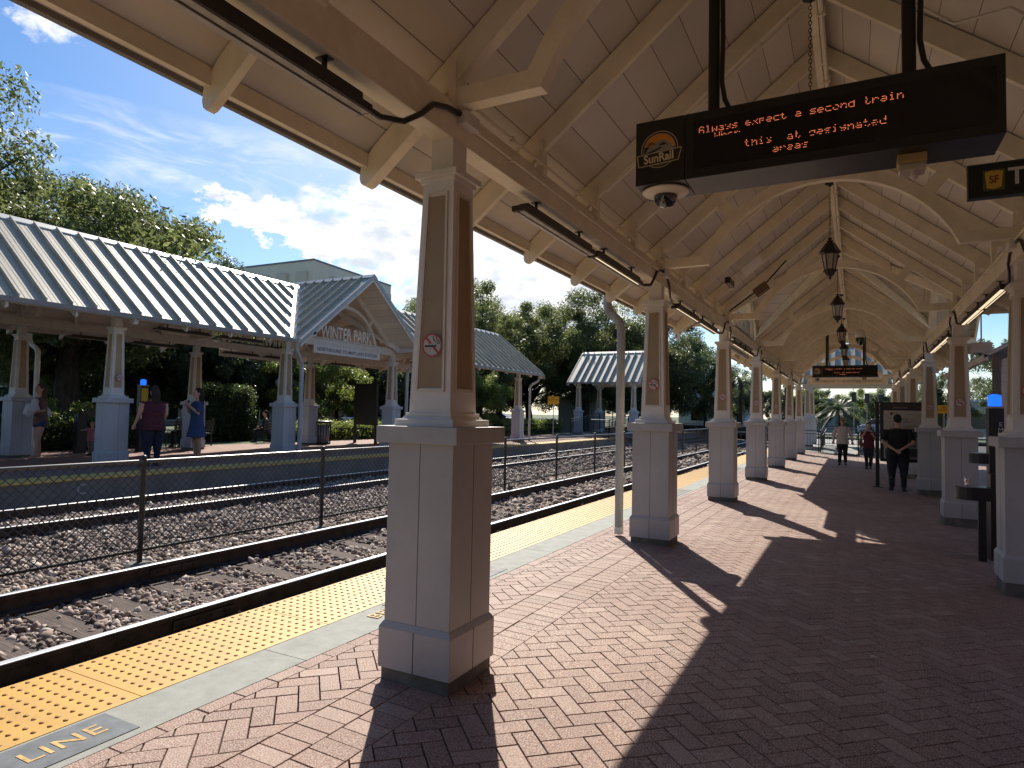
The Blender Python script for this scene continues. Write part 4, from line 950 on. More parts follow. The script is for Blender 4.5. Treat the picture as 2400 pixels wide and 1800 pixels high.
def message_sign(Y, x0, x1, z0, z1, label, big):
    th = thing('message_sign', ((x0+x1)/2, Y+0.17, z1), label, 'message sign', 'electronic message signs under the canopy')
    xs = x0+0.335; d = 0.35
    M_case = mat('sign_case_black', (0.014, 0.012, 0.012), 0.38, spec=0.6)
    b = MB(); b.box(xs+0.002, x1, Y, Y+d, z0, z1); b.build('case', M_case, th, bev=0.004)
    b = MB(); b.box(x0, xs-0.002, Y, Y+d, z0, z1); b.build('logo_box', M_case, th, bev=0.004)
    b = MB(); b.box(xs+0.055, x1-0.04, Y-0.002, Y+0.001, z0+0.06, z1-0.06); b.build('display_window', mat('display_glass', (0.006, 0.006, 0.005), 0.12), th)
    M_amb = emis('amber_led', (1.0, 0.25, 0.11), 0.8, (0.1, 0.03, 0.01))
    b = MB(); rg = random.Random(5); p = 0.0068; W_ = (x1-x0)/2.065; px = 0.00695*W_
    y = Y-0.0035; L = x0+0.43*W_
    dots(b, 'Always expect a second train', L, z1-0.108, y, p, px, skip=0.12, rg=rg)
    dots(b, 'When', L+0.10, z1-0.163, y, p, px, rows=(0, 4), skip=0.25, rg=rg)
    dots(b, 'Cross this at designated'.replace('Cross this', '     hi s ').replace('hi s', 'this'), L+0.10-px*3, z1-0.242, y, p, px, rows=(0, 7), skip=0.16, rg=rg)
    dots(b, 'areas', L+0.10+px*6*8.5, z1-0.308, y, p, px, skip=0.12, rg=rg)
    b.build('amber_text', M_amb, th)
    for xp in (x0+0.49, x1-0.44):
        q = MB(); q.tube([(xp, Y+0.17, z1-0.01), (xp, Y+0.17, DR-SL*abs(xp-XR)-0.1)], 0.038, 14); q.lathe([(0.05, 0), (0.05, 0.03), (0.04, 0.035)], (xp, Y+0.17, z1-0.005), 14)
        q.build('pole', M_black, th)
        q = MB(); zt = DR-SL*abs(xp-XR)-0.15
        q.tube([(xp+0.055, Y+0.15, zt), (xp+0.062, Y+0.15, z1+0.55), (xp+0.055, Y+0.15, z1+0.25), (xp+0.075, Y+0.15, z1+0.12), (xp+0.13, Y+0.14, z1-0.005)], 0.016, 8); q.build('pole_conduit', M_black, th)
    # emblem: double ring, orange sky, train and name ribbon
    cx, cz, y = x0+0.165, z0+0.232, Y-0.003; R = 0.128
    M_gold = mat('emblem_gold', (0.62, 0.50, 0.30), 0.4); M_org = mat('emblem_orange', (0.75, 0.30, 0.03), 0.45); M_slv = mat('emblem_silver', (0.30, 0.29, 0.26), 0.4); M_drk = mat('emblem_dark', (0.03, 0.02, 0.02), 0.5); M_sage = mat('emblem_sage', (0.19, 0.20, 0.14), 0.5)
    def ring(r0, r1, yy, m, nm, a0=0, a1=2*PI):
        b = MB(); n = 40
        for k in range(n):
            a, c = a0+(a1-a0)*k/n, a0+(a1-a0)*(k+1)/n
            b.add([(cx+r1*math.cos(a), yy, cz+r1*math.sin(a)), (cx+r1*math.cos(c), yy, cz+r1*math.sin(c)), (cx+r0*math.cos(c), yy, cz+r0*math.sin(c)), (cx+r0*math.cos(a), yy, cz+r0*math.sin(a))], [(0, 1, 2, 3)])
        return b
    lg = ring(0.121, 0.126, y, 0, '').build('emblem', M_gold, th)
    ring(0.0, 0.106, y-0.001, 0, '', 0.05, PI-0.3).build('orange_sky', M_org, lg)
    ring(0.0, 0.100, y-0.001, 0, '', PI*1.1, PI*1.95).build('sage_field', M_sage, lg)
    ring(0.105, 0.110, y-0.002, 0, '').build('inner_ring', M_slv, lg)
    b = MB(); b.prism([(cx-0.10, cz-0.03), (cx-0.085, cz+0.005), (cx-0.03, cz+0.045), (cx+0.02, cz+0.062), (cx+0.06, cz+0.05), (cx+0.10, cz-0.005), (cx+0.10, cz-0.04)], 'y', y-0.004, y-0.0025); b.build('train_shape', M_slv, lg)
    b = MB(); b.prism([(cx-0.01, cz+0.03), (cx+0.03, cz+0.045), (cx+0.055, cz+0.03), (cx+0.02, cz+0.024)], 'y', y-0.0052, y-0.0042); b.prism([(cx-0.10, cz-0.02), (cx+0.01, cz+0.016), (cx+0.02, cz+0.008), (cx-0.09, cz-0.035)], 'y', y-0.0052, y-0.0042)
    for a in range(7):
        t_ = a*0.45+0.3; b.add([(cx-0.055, y-0.0048, cz+0.03), (cx-0.055+0.032*math.cos(t_), y-0.0048, cz+0.03+0.028*math.sin(t_)), (cx-0.055+0.03*math.cos(t_+.25), y-0.0048, cz+0.03+0.026*math.sin(t_+.25))], [(0, 1, 2)])
    b.build('dark_lines', M_drk, lg)
    tilt = Matrix.Rotation(-0.06, 4, 'Y')
    P = [(-0.150, -0.030), (0.150, -0.010), (0.128, -0.092), (-0.140, -0.108)]
    b = MB(); b.prism([(cx+u, cz+v) for u, v in P], 'y', y-0.006, y-0.004); rb_ = b.build('ribbon', M_drk, lg)
    b = MB()
    for (u0, v0), (u1, v1) in zip(P, P[1:]+P[:1]):
        dx, dz = u1-u0, v1-v0; l = math.hypot(dx, dz); nx, nz = -dz/l*0.003, dx/l*0.003
        b.add([(cx+u0-nx, y-0.0068, cz+v0-nz), (cx+u1-nx, y-0.0068, cz+v1-nz), (cx+u1+nx, y-0.0068, cz+v1+nz), (cx+u0+nx, y-0.0068, cz+v0+nz)], [(0, 1, 2, 3)])
    b.build('ribbon_edge', M_gold, lg)
    text('emblem_name', 'SunRail', mat('emblem_cream', (0.75, 0.65, 0.42), 0.4), th, 0.082, facing((cx-0.003, y-0.0075, cz-0.060), (0, -1, 0)) @ Matrix.Rotation(0.06, 4, 'Z') @ Matrix.Diagonal((0.86, 1, 1, 1)), 0.0004, 'CENTER', 1.0, 0.002)
    # dome camera and emergency light under the case
    t2 = thing('dome_camera', (x0+0.165, Y+0.17, z0), 'dark glass dome camera with cream collar under the '+('big near' if big else 'small far')+' message sign', 'camera')
    c = (x0+0.165, Y+0.17, z0)
    MB().lathe([(0.115, -0.002), (0.158, -0.004), (0.162, -0.012), (0.155, -0.019), (0.11, -0.026), (0.100, -0.034), (0.08, -0.036)], c, 28).build('collar', mat('camera_cream', (0.74, 0.66, 0.52), 0.4), t2)
    b = MB(); b.lathe([(0.082, -0.032), (0.08, -0.055), (0.070, -0.085), (0.05, -0.108), (0.025, -0.12), (0.002, -0.124)], c, 22); b.build('dome', mat('dome_glass', (0.012, 0.012, 0.014), 0.06, spec=0.8, coat=1.0), t2)
    ex = x1-0.43; t3 = thing('emergency_light', (ex, Y+0.2, z0), 'tan emergency light with a glass bulb under the '+('big near' if big else 'small far')+' message sign', 'light')
    b = MB(); b.box(ex-0.075, ex+0.075, Y+0.11, Y+0.25, z0-0.055, z0); b.build('body', mat('aged_plastic', (0.55, 0.36, 0.14), 0.45), t3, bev=0.006)
    b = MB(); b.box(ex-0.07, ex+0.07, Y+0.115, Y+0.245, z0-0.10, z0-0.056); b.build('cover', mat('clear_cover', (0.55, 0.47, 0.36), 0.25), t3, bev=0.01)
    b = MB(); b.lathe([(0.012, -0.09), (0.022, -0.10), (0.022, -0.13), (0.017, -0.145), (0.002, -0.152)], (ex+0.01, Y+0.15, z0), 12); b.build('bulb', mat('bulb_glass', (0.6, 0.55, 0.48), 0.12), t3)
    return th
message_sign(4.30, -1.33, 0.735, 3.175, 3.615, 'large black electronic message sign with amber text and round SunRail emblem, hanging close overhead', True)
message_sign(27.0, -1.41, 0.75, 3.18, 3.62, 'small distant black message sign with amber text near the far end of the canopy', False)
# tickets sign
th = thing('tickets_sign', (1.2, 5.55, 3.41), 'dark green sign with a yellow emblem and white word Tickets, cut by the right edge', 'sign')
MB().box(0.715, 1.75, 5.5, 5.58, 3.175, 3.405).build('panel', mat('sign_dark_green', (0.012, 0.016, 0.013), 0.4), th, bev=0.003)
MB().box(0.712, 1.753, 5.497, 5.583, 3.405, 3.411).build('top_edge', mat('sign_edge_green', (0.02, 0.05, 0.035), 0.4), th)
for x in (1.6,): MB().tube([(x, 5.54, 3.40), (x, 5.54, DR-SL*(x-XR)-0.05)], 0.012, 8).build('hanger', M_black, th)
b = MB(); b.box(0.80, 0.925, 5.496, 5.4995, 3.215, 3.36); e = b.build('emblem_field', mat('emblem_olive', (0.10, 0.11, 0.04), 0.5), th)
b = MB(); b.prism([(0.812, 3.345), (0.86, 3.355), (0.863, 3.34), (0.87, 3.355), (0.915, 3.345), (0.905, 3.235), (0.862, 3.222), (0.82, 3.235)], 'y', 5.494, 5.4955); b.build('yellow_cards', mat('emblem_yellow', (0.72, 0.45, 0.06), 0.5), e)
text('emblem_letters', 'SF', mat('emblem_brown', (0.16, 0.04, 0.02), 0.5), e, 0.075, facing((0.862, 5.493, 3.288), (0, -1, 0)), 0.0004, 'CENTER', 0.8, 0.002)
text('lettering', 'Tickets', mat('sign_letter_white', (0.66, 0.64, 0.60), 0.5), th, 0.165, facing((0.942, 5.4985, 3.295), (0, -1, 0)), 0.0008, 'LEFT', 1.0, 0.003)
# dome camera on a long stem
th = thing('stem_camera', (0.14, 20, 5.1), 'white security camera with black dome on a long stem under the ridge', 'camera')
MB().tube([(0.14, 20, 5.08), (0.14, 20, 4.03)], 0.022, 10).build('stem', M_cream, th)
MB().lathe([(0.03, 4.08), (0.10, 4.04), (0.128, 4.0), (0.13, 3.86), (0.12, 3.84)], (0.14, 20, 0), 20).build('shell', M_creamF, th)
MB().lathe([(0.115, 3.845), (0.112, 3.78), (0.085, 3.69), (0.04, 3.64), (0.002, 3.625)], (0.14, 20, 0), 20).build('dome', MATS['dome_glass'], th)
# loudspeaker-like heater panel and floodlight on the ceiling slope
th = thing('ceiling_box', (-1.75, 11.3, 3.9), 'cream painted box with a slot between two rafters on the left ceiling slope', 'fitting')
b = MB(); b.hexa([(-1.62, 10.95, 3.98), (-1.35, 10.95, 4.2), (-1.35, 11.5, 4.2), (-1.62, 11.5, 3.98), (-1.72, 10.95, 4.12), (-1.45, 10.95, 4.33), (-1.45, 11.5, 4.33), (-1.72, 11.5, 4.12)]); b.build('body', M_creamF, th)
MB().box(-1.86, -1.78, 10.9, 11.35, 3.78, 3.88).build('bracket', M_bronze, th)
th = thing('flood_light', (-1.45, 12.9, 4.0), 'brown floodlight on the left ceiling slope in front of the third arch', 'light')
MB().hexa([(-1.60, 12.72, 3.86), (-1.38, 12.72, 4.02), (-1.38, 12.92, 4.02), (-1.60, 12.92, 3.86), (-1.68, 12.72, 3.98), (-1.46, 12.72, 4.14), (-1.46, 12.92, 4.14), (-1.68, 12.92, 3.98)]).build('head', mat('brown_fixture', (0.16, 0.10, 0.06), 0.5), th)
MB().tube([(-2.1, 12.8, 3.62), (-1.5, 12.8, 4.05), (-1.1, 12.8, 4.5)], 0.014, 8).build('arm', M_bronze, th)
# ================================================================== TREES AND PLANTS
def leaf_cloud(name, seed, clusters, per, size, m, parent=None, org=None, flat=0.8):
    """clusters: list of (x,y,z,r) -> many small leaf faces on and inside each clump"""
    r = np.random.default_rng(seed); C = np.array(clusters); n = len(C)*per
    c = np.repeat(C, per, 0); d = r.normal(0, 1, (n, 3)); d /= np.linalg.norm(d, axis=1)[:, None]
    rad_ = c[:, 3]*np.power(r.uniform(0.10, 1, n), 0.5); d[:, 2] *= flat
    P = c[:, :3]+d*rad_[:, None]+r.normal(0, 0.05, (n, 3))
    nrm = d+r.normal(0, 0.75, (n, 3)); nrm[:, 2] += 0.35; nrm /= np.linalg.norm(nrm, axis=1)[:, None]
    a = np.cross(nrm, r.normal(0, 1, (n, 3))); a /= np.linalg.norm(a, axis=1)[:, None]; b = np.cross(nrm, a)
    s = size*np.exp(r.normal(0, 0.3, n))[:, None]
    q = np.stack([P-a*s, P-b*s*0.45-nrm*s*0.12, P+a*s, P+b*s*0.45-nrm*s*0.12], 1).reshape(-1, 3)
    o = np.array(org if org is not None else (ORG.get(parent.name, (0, 0, 0)) if parent else (0, 0, 0)))
    q = q-o
    me = bpy.data.meshes.new(name); me.vertices.add(4*n); me.vertices.foreach_set('co', q.reshape(-1).astype(np.float32))
    me.loops.add(4*n); me.loops.foreach_set('vertex_index', np.arange(4*n, dtype=np.int32)); me.polygons.add(n)
    me.polygons.foreach_set('loop_start', np.arange(0, 4*n, 4, dtype=np.int32)); me.update(calc_edges=True); me.materials.append(m)
    ob = bpy.data.objects.new(name, me); COL.objects.link(ob)
    if parent: ob.parent = parent
    return ob
TREE = {}
def make_tree(kind, seed, H, R, zb, trunk_r, m, ncl=64, per=190, size=0.115, label='', cat='tree', lean=0.0):
    """prototype tree at the origin: broad irregular crown on a forked trunk"""
    r = random.Random(seed); th = thing('oak_tree' if kind != 'shrub' else 'shrub_tree', (0, 0, 0), label, cat)
    cl = []; ends = []
    for i in range(ncl):
        for _ in range(30):
            a = r.uniform(0, 2*PI); u = math.sqrt(r.uniform(0.02, 1)); v = r.uniform(-1, 1)
            if u*u+v*v*0.9 < 1.05: break
        lob = 1+0.22*math.sin(a*3+seed)+0.12*math.sin(a*5+seed*2)
        x, y = R*u*math.cos(a)*lob, R*u*math.sin(a)*lob
        z = zb+(H-zb)*(0.5+0.5*v*math.sqrt(max(0, 1-(u*0.80)**2)))
        cl.append((x+lean*z*.2, y, z, r.uniform(0.5, 1.15)*R/4.6)); ends.append((x, y, z))
    leaf_cloud('crown', seed, cl, per, size, m, th)
    b = MB(); hf = zb+(H-zb)*0.12
    b.tube([(0, 0, -0.3), (0.02*R, 0, hf*0.4), (lean, 0.03*R, hf*0.8), (lean*1.2, 0, hf)], [trunk_r*1.25, trunk_r, trunk_r*0.85, trunk_r*0.7], 9)
    r.shuffle(ends)
    for e in ends[:16]:
        s = (lean*1.1, 0, hf*r.uniform(0.72, 1.0)); k = [s]
        for t in (0.3, 0.6, 1.0): k.append((s[0]+(e[0]-s[0])*t+r.uniform(-.25, .25), s[1]+(e[1]-s[1])*t+r.uniform(-.25, .25), s[2]+(e[2]-s[2])*(t**0.8)+r.uniform(-.1, .2)))
        b.tube(k, [trunk_r*0.42, trunk_r*0.30, trunk_r*0.19, trunk_r*0.06], 6)
    b.build('trunk', M_bark, th)
    TREE[kind] = th; return th
def plant(kind, x, y, z, label, rz=0.0, sc=1.0, group=None):
    src = TREE[kind]
    if not src.get('used'):
        src['used'] = True; o = src; o.location = (x, y, z); o.rotation_euler = (0, 0, rz); o.scale = (sc, sc, sc) if not isinstance(sc, tuple) else sc; tag(o, label, None, group)
    else: o = dup(src, (x, y, z), label, rz, group, sc)
    return o
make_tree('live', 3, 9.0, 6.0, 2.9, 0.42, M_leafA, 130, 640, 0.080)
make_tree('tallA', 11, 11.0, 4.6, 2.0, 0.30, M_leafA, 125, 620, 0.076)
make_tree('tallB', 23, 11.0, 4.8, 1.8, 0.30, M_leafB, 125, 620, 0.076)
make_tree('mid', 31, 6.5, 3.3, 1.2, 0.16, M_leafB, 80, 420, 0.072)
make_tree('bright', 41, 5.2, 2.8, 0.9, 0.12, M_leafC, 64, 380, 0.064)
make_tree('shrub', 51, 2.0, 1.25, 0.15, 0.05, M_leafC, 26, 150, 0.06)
G1 = 'trees beyond the far platform'
plant('live', -25.4, 13.4, 0.2, 'great live oak with a thick black leaning trunk behind the far platform at left', 0.6, 1.0, G1)
plant('tallA', -28.5, 8.4, 0.2, 'tallest sunlit oak at the left edge of the picture', 0.3, (1.0, 1.0, 1.3), G1)
plant('tallA', -28.6, 13.8, 0.2, 'oak crown stepping down just right of the tallest one at the left edge', 2.1, (0.9, 0.9, 1.0), G1)
plant('tallB', -30.0, 18.9, 0.2, 'dark oak crown rising behind the middle of the far metal roof', 1.0, (0.8, 0.8, 1.0), G1)
plant('tallB', -29.5, 22.4, 0.2, 'lower dark oak crown falling away toward the gable', 2.4, (0.72, 0.72, 0.80), G1)
plant('mid', -33, 28.6, 0.2, 'small tree poking up over the roof just left of the grey building', 0.3, (0.8, 0.8, 1.22), G1)
plant('mid', -40, 39.5, 0.2, 'small tree in front of the grey building above the gable', 1.3, (0.9, 0.9, 1.5), G1)
for i, (x, y, k, s, rz) in enumerate([(-27.5, 21.5, 'mid', 0.95, 0.5), (-28.5, 27, 'mid', 1.05, 1.5), (-26.5, 31.5, 'mid', 0.95, 2.6), (-30.5, 33, 'bright', 1.2, 0.2), (-34, 23, 'mid', 1.1, 4.0), (-24.8, 25.5, 'bright', 0.9, 3.1), (-36, 31, 'mid', 1.2, 5.0), (-27, 36.5, 'mid', 1.0, 5.5), (-32, 17.5, 'mid', 1.1, 2.0), (-40, 20, 'mid', 1.2, 1.0)]):
    plant(k, x, y, 0.2, 'leafy tree seen under the far canopy roof, '+['behind the tall clipped hedge', 'behind the gable sign', 'right of the notice board', 'pale one below the gable', 'deep behind the blue dress', 'pale one near the notice board', 'farthest below the gable', 'at the right end of the canopy', 'behind the maroon shirt', 'beyond the great live oak'][i], rz, s, 'small trees under the far roofline')
plant('tallA', -33.5, 44.5, 0.2, 'oak crown peeking out left of the nearest column above the far roof', 0.9, (1.0, 1.0, 1.02), G1)
plant('tallA', -25.0, 42.5, 0.2, 'big sunlit oak just right of the nearest column', 3.4, (1.05, 1.05, 1.06), G1)
plant('tallA', -19.5, 50.0, 0.2, 'big sunlit oak beside the tall grey downspout', 5.2, (1.05, 1.05, 1.04), G1)
plant('tallB', -27.0, 55.0, 0.2, 'dark oak filling the gap behind the yellow trespass sign', 2.2, (1.1, 1.1, 1.0), G1)
plant('tallB', -14.5, 57.0, 0.2, 'dark tree between the second and third trackside columns', 4.1, (0.9, 0.9, 0.9), G1)
plant('tallB', -19.0, 64.0, 0.2, 'distant dark tree behind the second trackside column', 1.1, (1.1, 1.1, 0.85), G1)
plant('tallB', -36.0, 52.0, 0.2, 'distant oak behind the end of the far canopy', 0.4, (1.1, 1.1, 1.0), G1)
plant('tallA', -22.0, 36.5, 0.2, 'slim oak with a forked trunk behind the end of the far canopy', 2.9, (0.62, 0.62, 0.82), G1)
plant('bright', -19.2, 33.2, 0.2, 'small pale olive tree right of the nearest column', 0.0, (0.62, 0.62, 0.72), G1)
for i, (x, y, k, s, z) in enumerate([(-11.2, 74, 'mid', 1.0, .3), (-7.2, 76, 'mid', 0.7, .3), (-5.2, 78, 'bright', 0.95, .3), (-3.9, 80, 'mid', 0.75, .3), (1.2, 82, 'bright', 0.9, .3), (3.2, 79, 'mid', 0.72, .3), (5.4, 84, 'bright', 1.0, .3), (8.6, 80, 'mid', 1.0, .3)]):
    plant(k, x, y, z, 'street tree far beyond the end of the platform, '+['beside the white building', 'left of the last columns', 'left of the palm', 'just behind the palm', 'right of the palm', 'above the walking man', 'above the woman in maroon', 'behind the map board'][i], i*1.1, s, 'street trees across the road')
for i, (x, y, k, s) in enumerate([(6.6, 29, 'bright', 0.75), (7.2, 22, 'bright', 0.8), (8.8, 17.5, 'mid', 0.9), (9.5, 34, 'mid', 1.1), (12, 26, 'tallB', 0.85), (10.5, 45, 'tallB', 0.8), (16, 36, 'tallA', 0.9)]):
    plant(k, x, y, -0.3, 'tree right of the near canopy, '+['bright one between the right-hand columns', 'bright sunlit one behind the blue lamp', 'shaded one near the kiosk roof', 'dark one behind the yellow sign', 'tall dark one above the kiosk roof', 'tall distant one', 'tallest distant one'][i], i*0.9, s, 'trees right of the near canopy')
for i, (x, y, k, rz, sc, lb) in enumerate([(-30, 50, 'tallA', 1.9, (1.15, 1.15, 1.05), 'oak crown between the downspout and the nearest column, behind the first'), (-22.5, 57, 'tallB', .7, (1.2, 1.2, 1.0), 'dark oak mass behind the far shelter'), (-16.2, 52.5, 'tallB', 2.8, (1.0, 1.0, .96), 'dark oak right of the tall downspout'), (-34, 62, 'tallB', 3.0, (1.3, 1.3, 1.1), 'deep dark oak beyond the far shelter'), (-24, 72, 'tallB', .2, (1.4, 1.4, 1.0), 'farthest dark oak beyond the far shelter'), (-11.9, 60, 'tallB', .2, (.62, .62, .74), 'slim dark tree right of the third trackside column'),
        (-31, 24, 'mid', 4.4, (1.2, 1.2, 1.1), 'dense low tree behind the maroon shirt'), (-29, 38, 'mid', 2.4, (1.2, 1.2, 1.15), 'dense low tree behind the right post of the notice board'), (-38, 46, 'tallB', 2.4, (1.0, 1.0, .75), 'wide low crown under the canopy end'), (-24.5, 33.5, 'mid', .4, (.9, .9, .8), 'small tree close behind the notice board')]):
    plant(k, x, y, 0.2, lb, rz, sc, G1)
def hedge(x0, x1, y0, y1, z, h, label, m=M_leafH, size=0.05, per=60):
    r = random.Random(int(abs(x0*10+y0))); th = thing('hedge', ((x0+x1)/2, (y0+y1)/2, z), label, 'hedge'); cl = []
    nx, ny, nz = max(1, int((x1-x0)/0.32)), max(1, int((y1-y0)/0.32)), max(1, int(h/0.32))
    for i in range(nx+1):
        for j in range(ny+1):
            for k in range(nz+1):
                if 0 < i < nx and 0 < j < ny and k < nz: continue
                cl.append((x0+(x1-x0)*i/nx+r.uniform(-.05, .05), y0+(y1-y0)*j/ny+r.uniform(-.05, .05), z+0.1+(h-0.15)*k/nz+r.uniform(-.06, .05), 0.24))
    leaf_cloud('foliage', 5, cl, per, size, m, th)
    MB().box(x0+0.08, x1-0.08, y0+0.08, y1-0.08, z, z+h-0.2).build('twigs', mat('hedge_twigs', (0.018, 0.02, 0.01), 1.0), th)
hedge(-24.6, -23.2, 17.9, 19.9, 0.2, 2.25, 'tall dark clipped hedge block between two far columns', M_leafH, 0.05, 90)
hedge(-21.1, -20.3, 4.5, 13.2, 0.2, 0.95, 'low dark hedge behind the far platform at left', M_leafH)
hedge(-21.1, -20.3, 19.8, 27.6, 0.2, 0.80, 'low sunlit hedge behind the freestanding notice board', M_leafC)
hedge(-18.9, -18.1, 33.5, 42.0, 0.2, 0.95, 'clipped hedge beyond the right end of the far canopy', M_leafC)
for i, (x, y, s) in enumerate([(-21.0, 8.6, 0.85), (-21.3, 11.3, 0.75), (-20.9, 30.0, 0.6), (-20.2, 32.3, 0.55), (-20.8, 7.2, 0.7)]):
    plant('shrub', x, y, 0.2, 'small bright shrub behind the far platform, '+['behind the woman at left', 'behind the toddler', 'near the canopy end', 'beside the pale olive tree', 'at the left edge'][i], i, s, 'shrubs behind the far platform')
def palm(x, y, h, R, n, label, droop=1.0):
    th = thing('palm_tree', (x, y, 0.2), label, 'palm', 'palms across the road')
    MB().tube([(x, y, 0), (x+.05, y, h*.5), (x, y, h)], [0.2, 0.15, 0.17], 8).build('trunk', M_bark, th)
    r = random.Random(int(x*7)); b = MB()
    for k in range(n):
        a = r.uniform(0, 2*PI); e = r.uniform(-0.5, 1.2); L = R*r.uniform(.8, 1.1); pts = []
        for t in (0, .25, .5, .75, 1): pts.append(Vector((x+L*t*math.cos(a)*math.cos(e*.8), y+L*t*math.sin(a)*math.cos(e*.8), h+L*t*math.sin(e)-droop*L*0.55*t*t)))
        for p, q in zip(pts, pts[1:]):
            d = (q-p); side = d.cross(Vector((0, 0, 1))).normalized()
            for j in range(5):
                c = p+d*(j/5); w = 0.26*R/2; 
                for s in (-1, 1): b.add([c, c+d*0.16, c+side*s*w+d*0.3-Vector((0, 0, w*.5))], [(0, 1, 2)])
    b.build('fronds', M_leafB, th)
palm(-10.2, 69, 5.3, 2.4, 46, 'dark fan palm on a thin trunk beside the white building', 1.2)
palm(-1.35, 75, 2.7, 2.9, 60, 'broad green date palm across the road beyond the ramp', 0.9)
# ================================================================== BUILDINGS
def wall_box(b, x0, x1, y0, y1, z0, z1): b.box(x0, x1, y0, y1, z0, z1)
M_gar = mat('pale_stucco', (0.80, 0.67, 0.53), 0.85, var=0.04, scale=0.3)
def parking_building():
    c, l, r_ = Vector((-63.6, 63.7, 0)), Vector((-80.5, 62.3, 0)), Vector((-65.3, 82.2, 0))
    l = Vector((-78.3, 63.4, 0)); k = l+(r_-c)
    th = thing('parking_building', tuple(c), 'big pale blank-walled building with small square vents rising behind the gable', 'building')
    P = [(l.x, l.y), (c.x, c.y), (r_.x, r_.y), (k.x, k.y)]
    MB().prism(P, 'z', 0, 21.4).build('wall', M_gar, th)
    ctr = sum((Vector((p[0], p[1], 0)) for p in P), Vector())/4
    Q = [((p[0]-ctr.x)*1.006+ctr.x, (p[1]-ctr.y)*1.006+ctr.y) for p in P]
    MB().prism(Q, 'z', 21.4, 21.65).build('parapet', mat('parapet_cap', (0.22, 0.215, 0.21), 0.7), th)
    for A, B, ts in ((c, l, (0.12, 0.36, 0.60, 0.84)), (c, r_, (0.25, 0.5, 0.75, 0.92))):
        d = (B-A).normalized(); nrm = Vector((-d.y, d.x, 0)); nrm = nrm if nrm.dot(A-ctr) > 0 else -nrm
        for t in ts:
            p = A+(B-A)*t
            for zc_ in (18.9, 13.0):
                b = MB(); q = [p-d*0.9, p+d*0.9]; 
                b.hexa([tuple(q[0]+Vector((0, 0, zc_-1.1))), tuple(q[1]+Vector((0, 0, zc_-1.1))), tuple(q[1]+nrm*0.5+Vector((0, 0, zc_-1.1))), tuple(q[0]+nrm*0.5+Vector((0, 0, zc_-1.1))), tuple(q[0]+Vector((0, 0, zc_+1.1))), tuple(q[1]+Vector((0, 0, zc_+1.1))), tuple(q[1]+nrm*0.5+Vector((0, 0, zc_+1.1))), tuple(q[0]+nrm*0.5+Vector((0, 0, zc_+1.1)))])
                b.build('vent', mat('vent_panel', (0.66, 0.55, 0.43), 0.8), th)
parking_building()
M_win = mat('dark_glass', (0.015, 0.018, 0.022), 0.12); M_awn = mat('red_awning', (0.22, 0.02, 0.035), 0.8); M_shopw = mat('shop_wall', (0.50, 0.46, 0.40), 0.8); M_brk = mat('brick_wall', (0.30, 0.13, 0.08), 0.85, var=0.2, scale=8)
def shop(y0, y1, h, wall, label, x=-47.0, awn=True):
    th = thing('shop_building', (x, (y0+y1)/2, 0.15), label, 'building', 'shops along the street behind the far platform')
    MB().box(x-8, x, y0, y1, 0.1, h).build('wall', wall, th)
    MB().box(x-8.1, x+0.12, y0, y1, h, h+0.3).build('parapet', M_shopw, th)
    y = y0+0.8
    while y+2.2 < y1:
        w = MB().box(x, x+0.05, y, y+2.2, 0.5, 2.7).build('shop_window', M_win, th)
        b = MB(); b.box(x+.05, x+.09, y, y+2.2, 2.6, 2.7); b.box(x+.05, x+.09, y, y+2.2, .5, .6); b.box(x+.05, x+.09, y+1.05, y+1.15, .6, 2.6); b.build('frame', M_white, w)
        if awn: MB().prism([(x+0.03, 3.9), (x+1.5, 2.95), (x+1.5, 2.65), (x+0.03, 2.75)], 'y', y-0.2, y+2.4).build('awning', M_awn, th)
        if h > 6: MB().box(x, x+0.06, y+0.5, y+1.6, 4.6, 5.9).build('window', M_win, th)
        y += 3.0
shop(9, 19.5, 5.2, M_shopw, 'cream shop with red awnings glimpsed behind the woman at left')
shop(19.7, 27, 4.6, M_brk, 'orange brick shop glimpsed behind the toddler', awn=False)
shop(27.2, 44, 5.0, M_shopw, 'cream shop with a red awning glimpsed behind the trash can')
shop(44.2, 60, 4.4, M_brk, 'brick shop glimpsed behind the notice board', awn=True)
th = thing('white_building', (-14, 82, 0.3), 'plain white building behind the fan palm across the road', 'building')
MB().box(-19, -11.3, 80, 90, 0, 5.4).build('wall', mat('bright_white_wall', (0.72, 0.73, 0.74), 0.7), th); MB().box(-19.1, -11.2, 79.9, 90.1, 5.4, 5.6).build('parapet', M_white, th)
for x in (-17.5, -14.2): MB().box(x, x+1.4, 79.93, 79.99, 1.2, 2.6).build('window', M_win, th)
th = thing('street_building', (12, 92, 0.3), 'low pale building across the road beyond the ramp', 'building')
MB().box(-8, 26, 92, 102, 0, 4.0).build('wall', M_shopw, th); MB().box(-8.1, 26.1, 91.8, 102.1, 4.0, 4.3).build('parapet', M_white, th)
for i in range(7): MB().box(-6+4.5*i, -4+4.5*i, 91.92, 91.99, 0.9, 2.6).build('window', M_win, th)
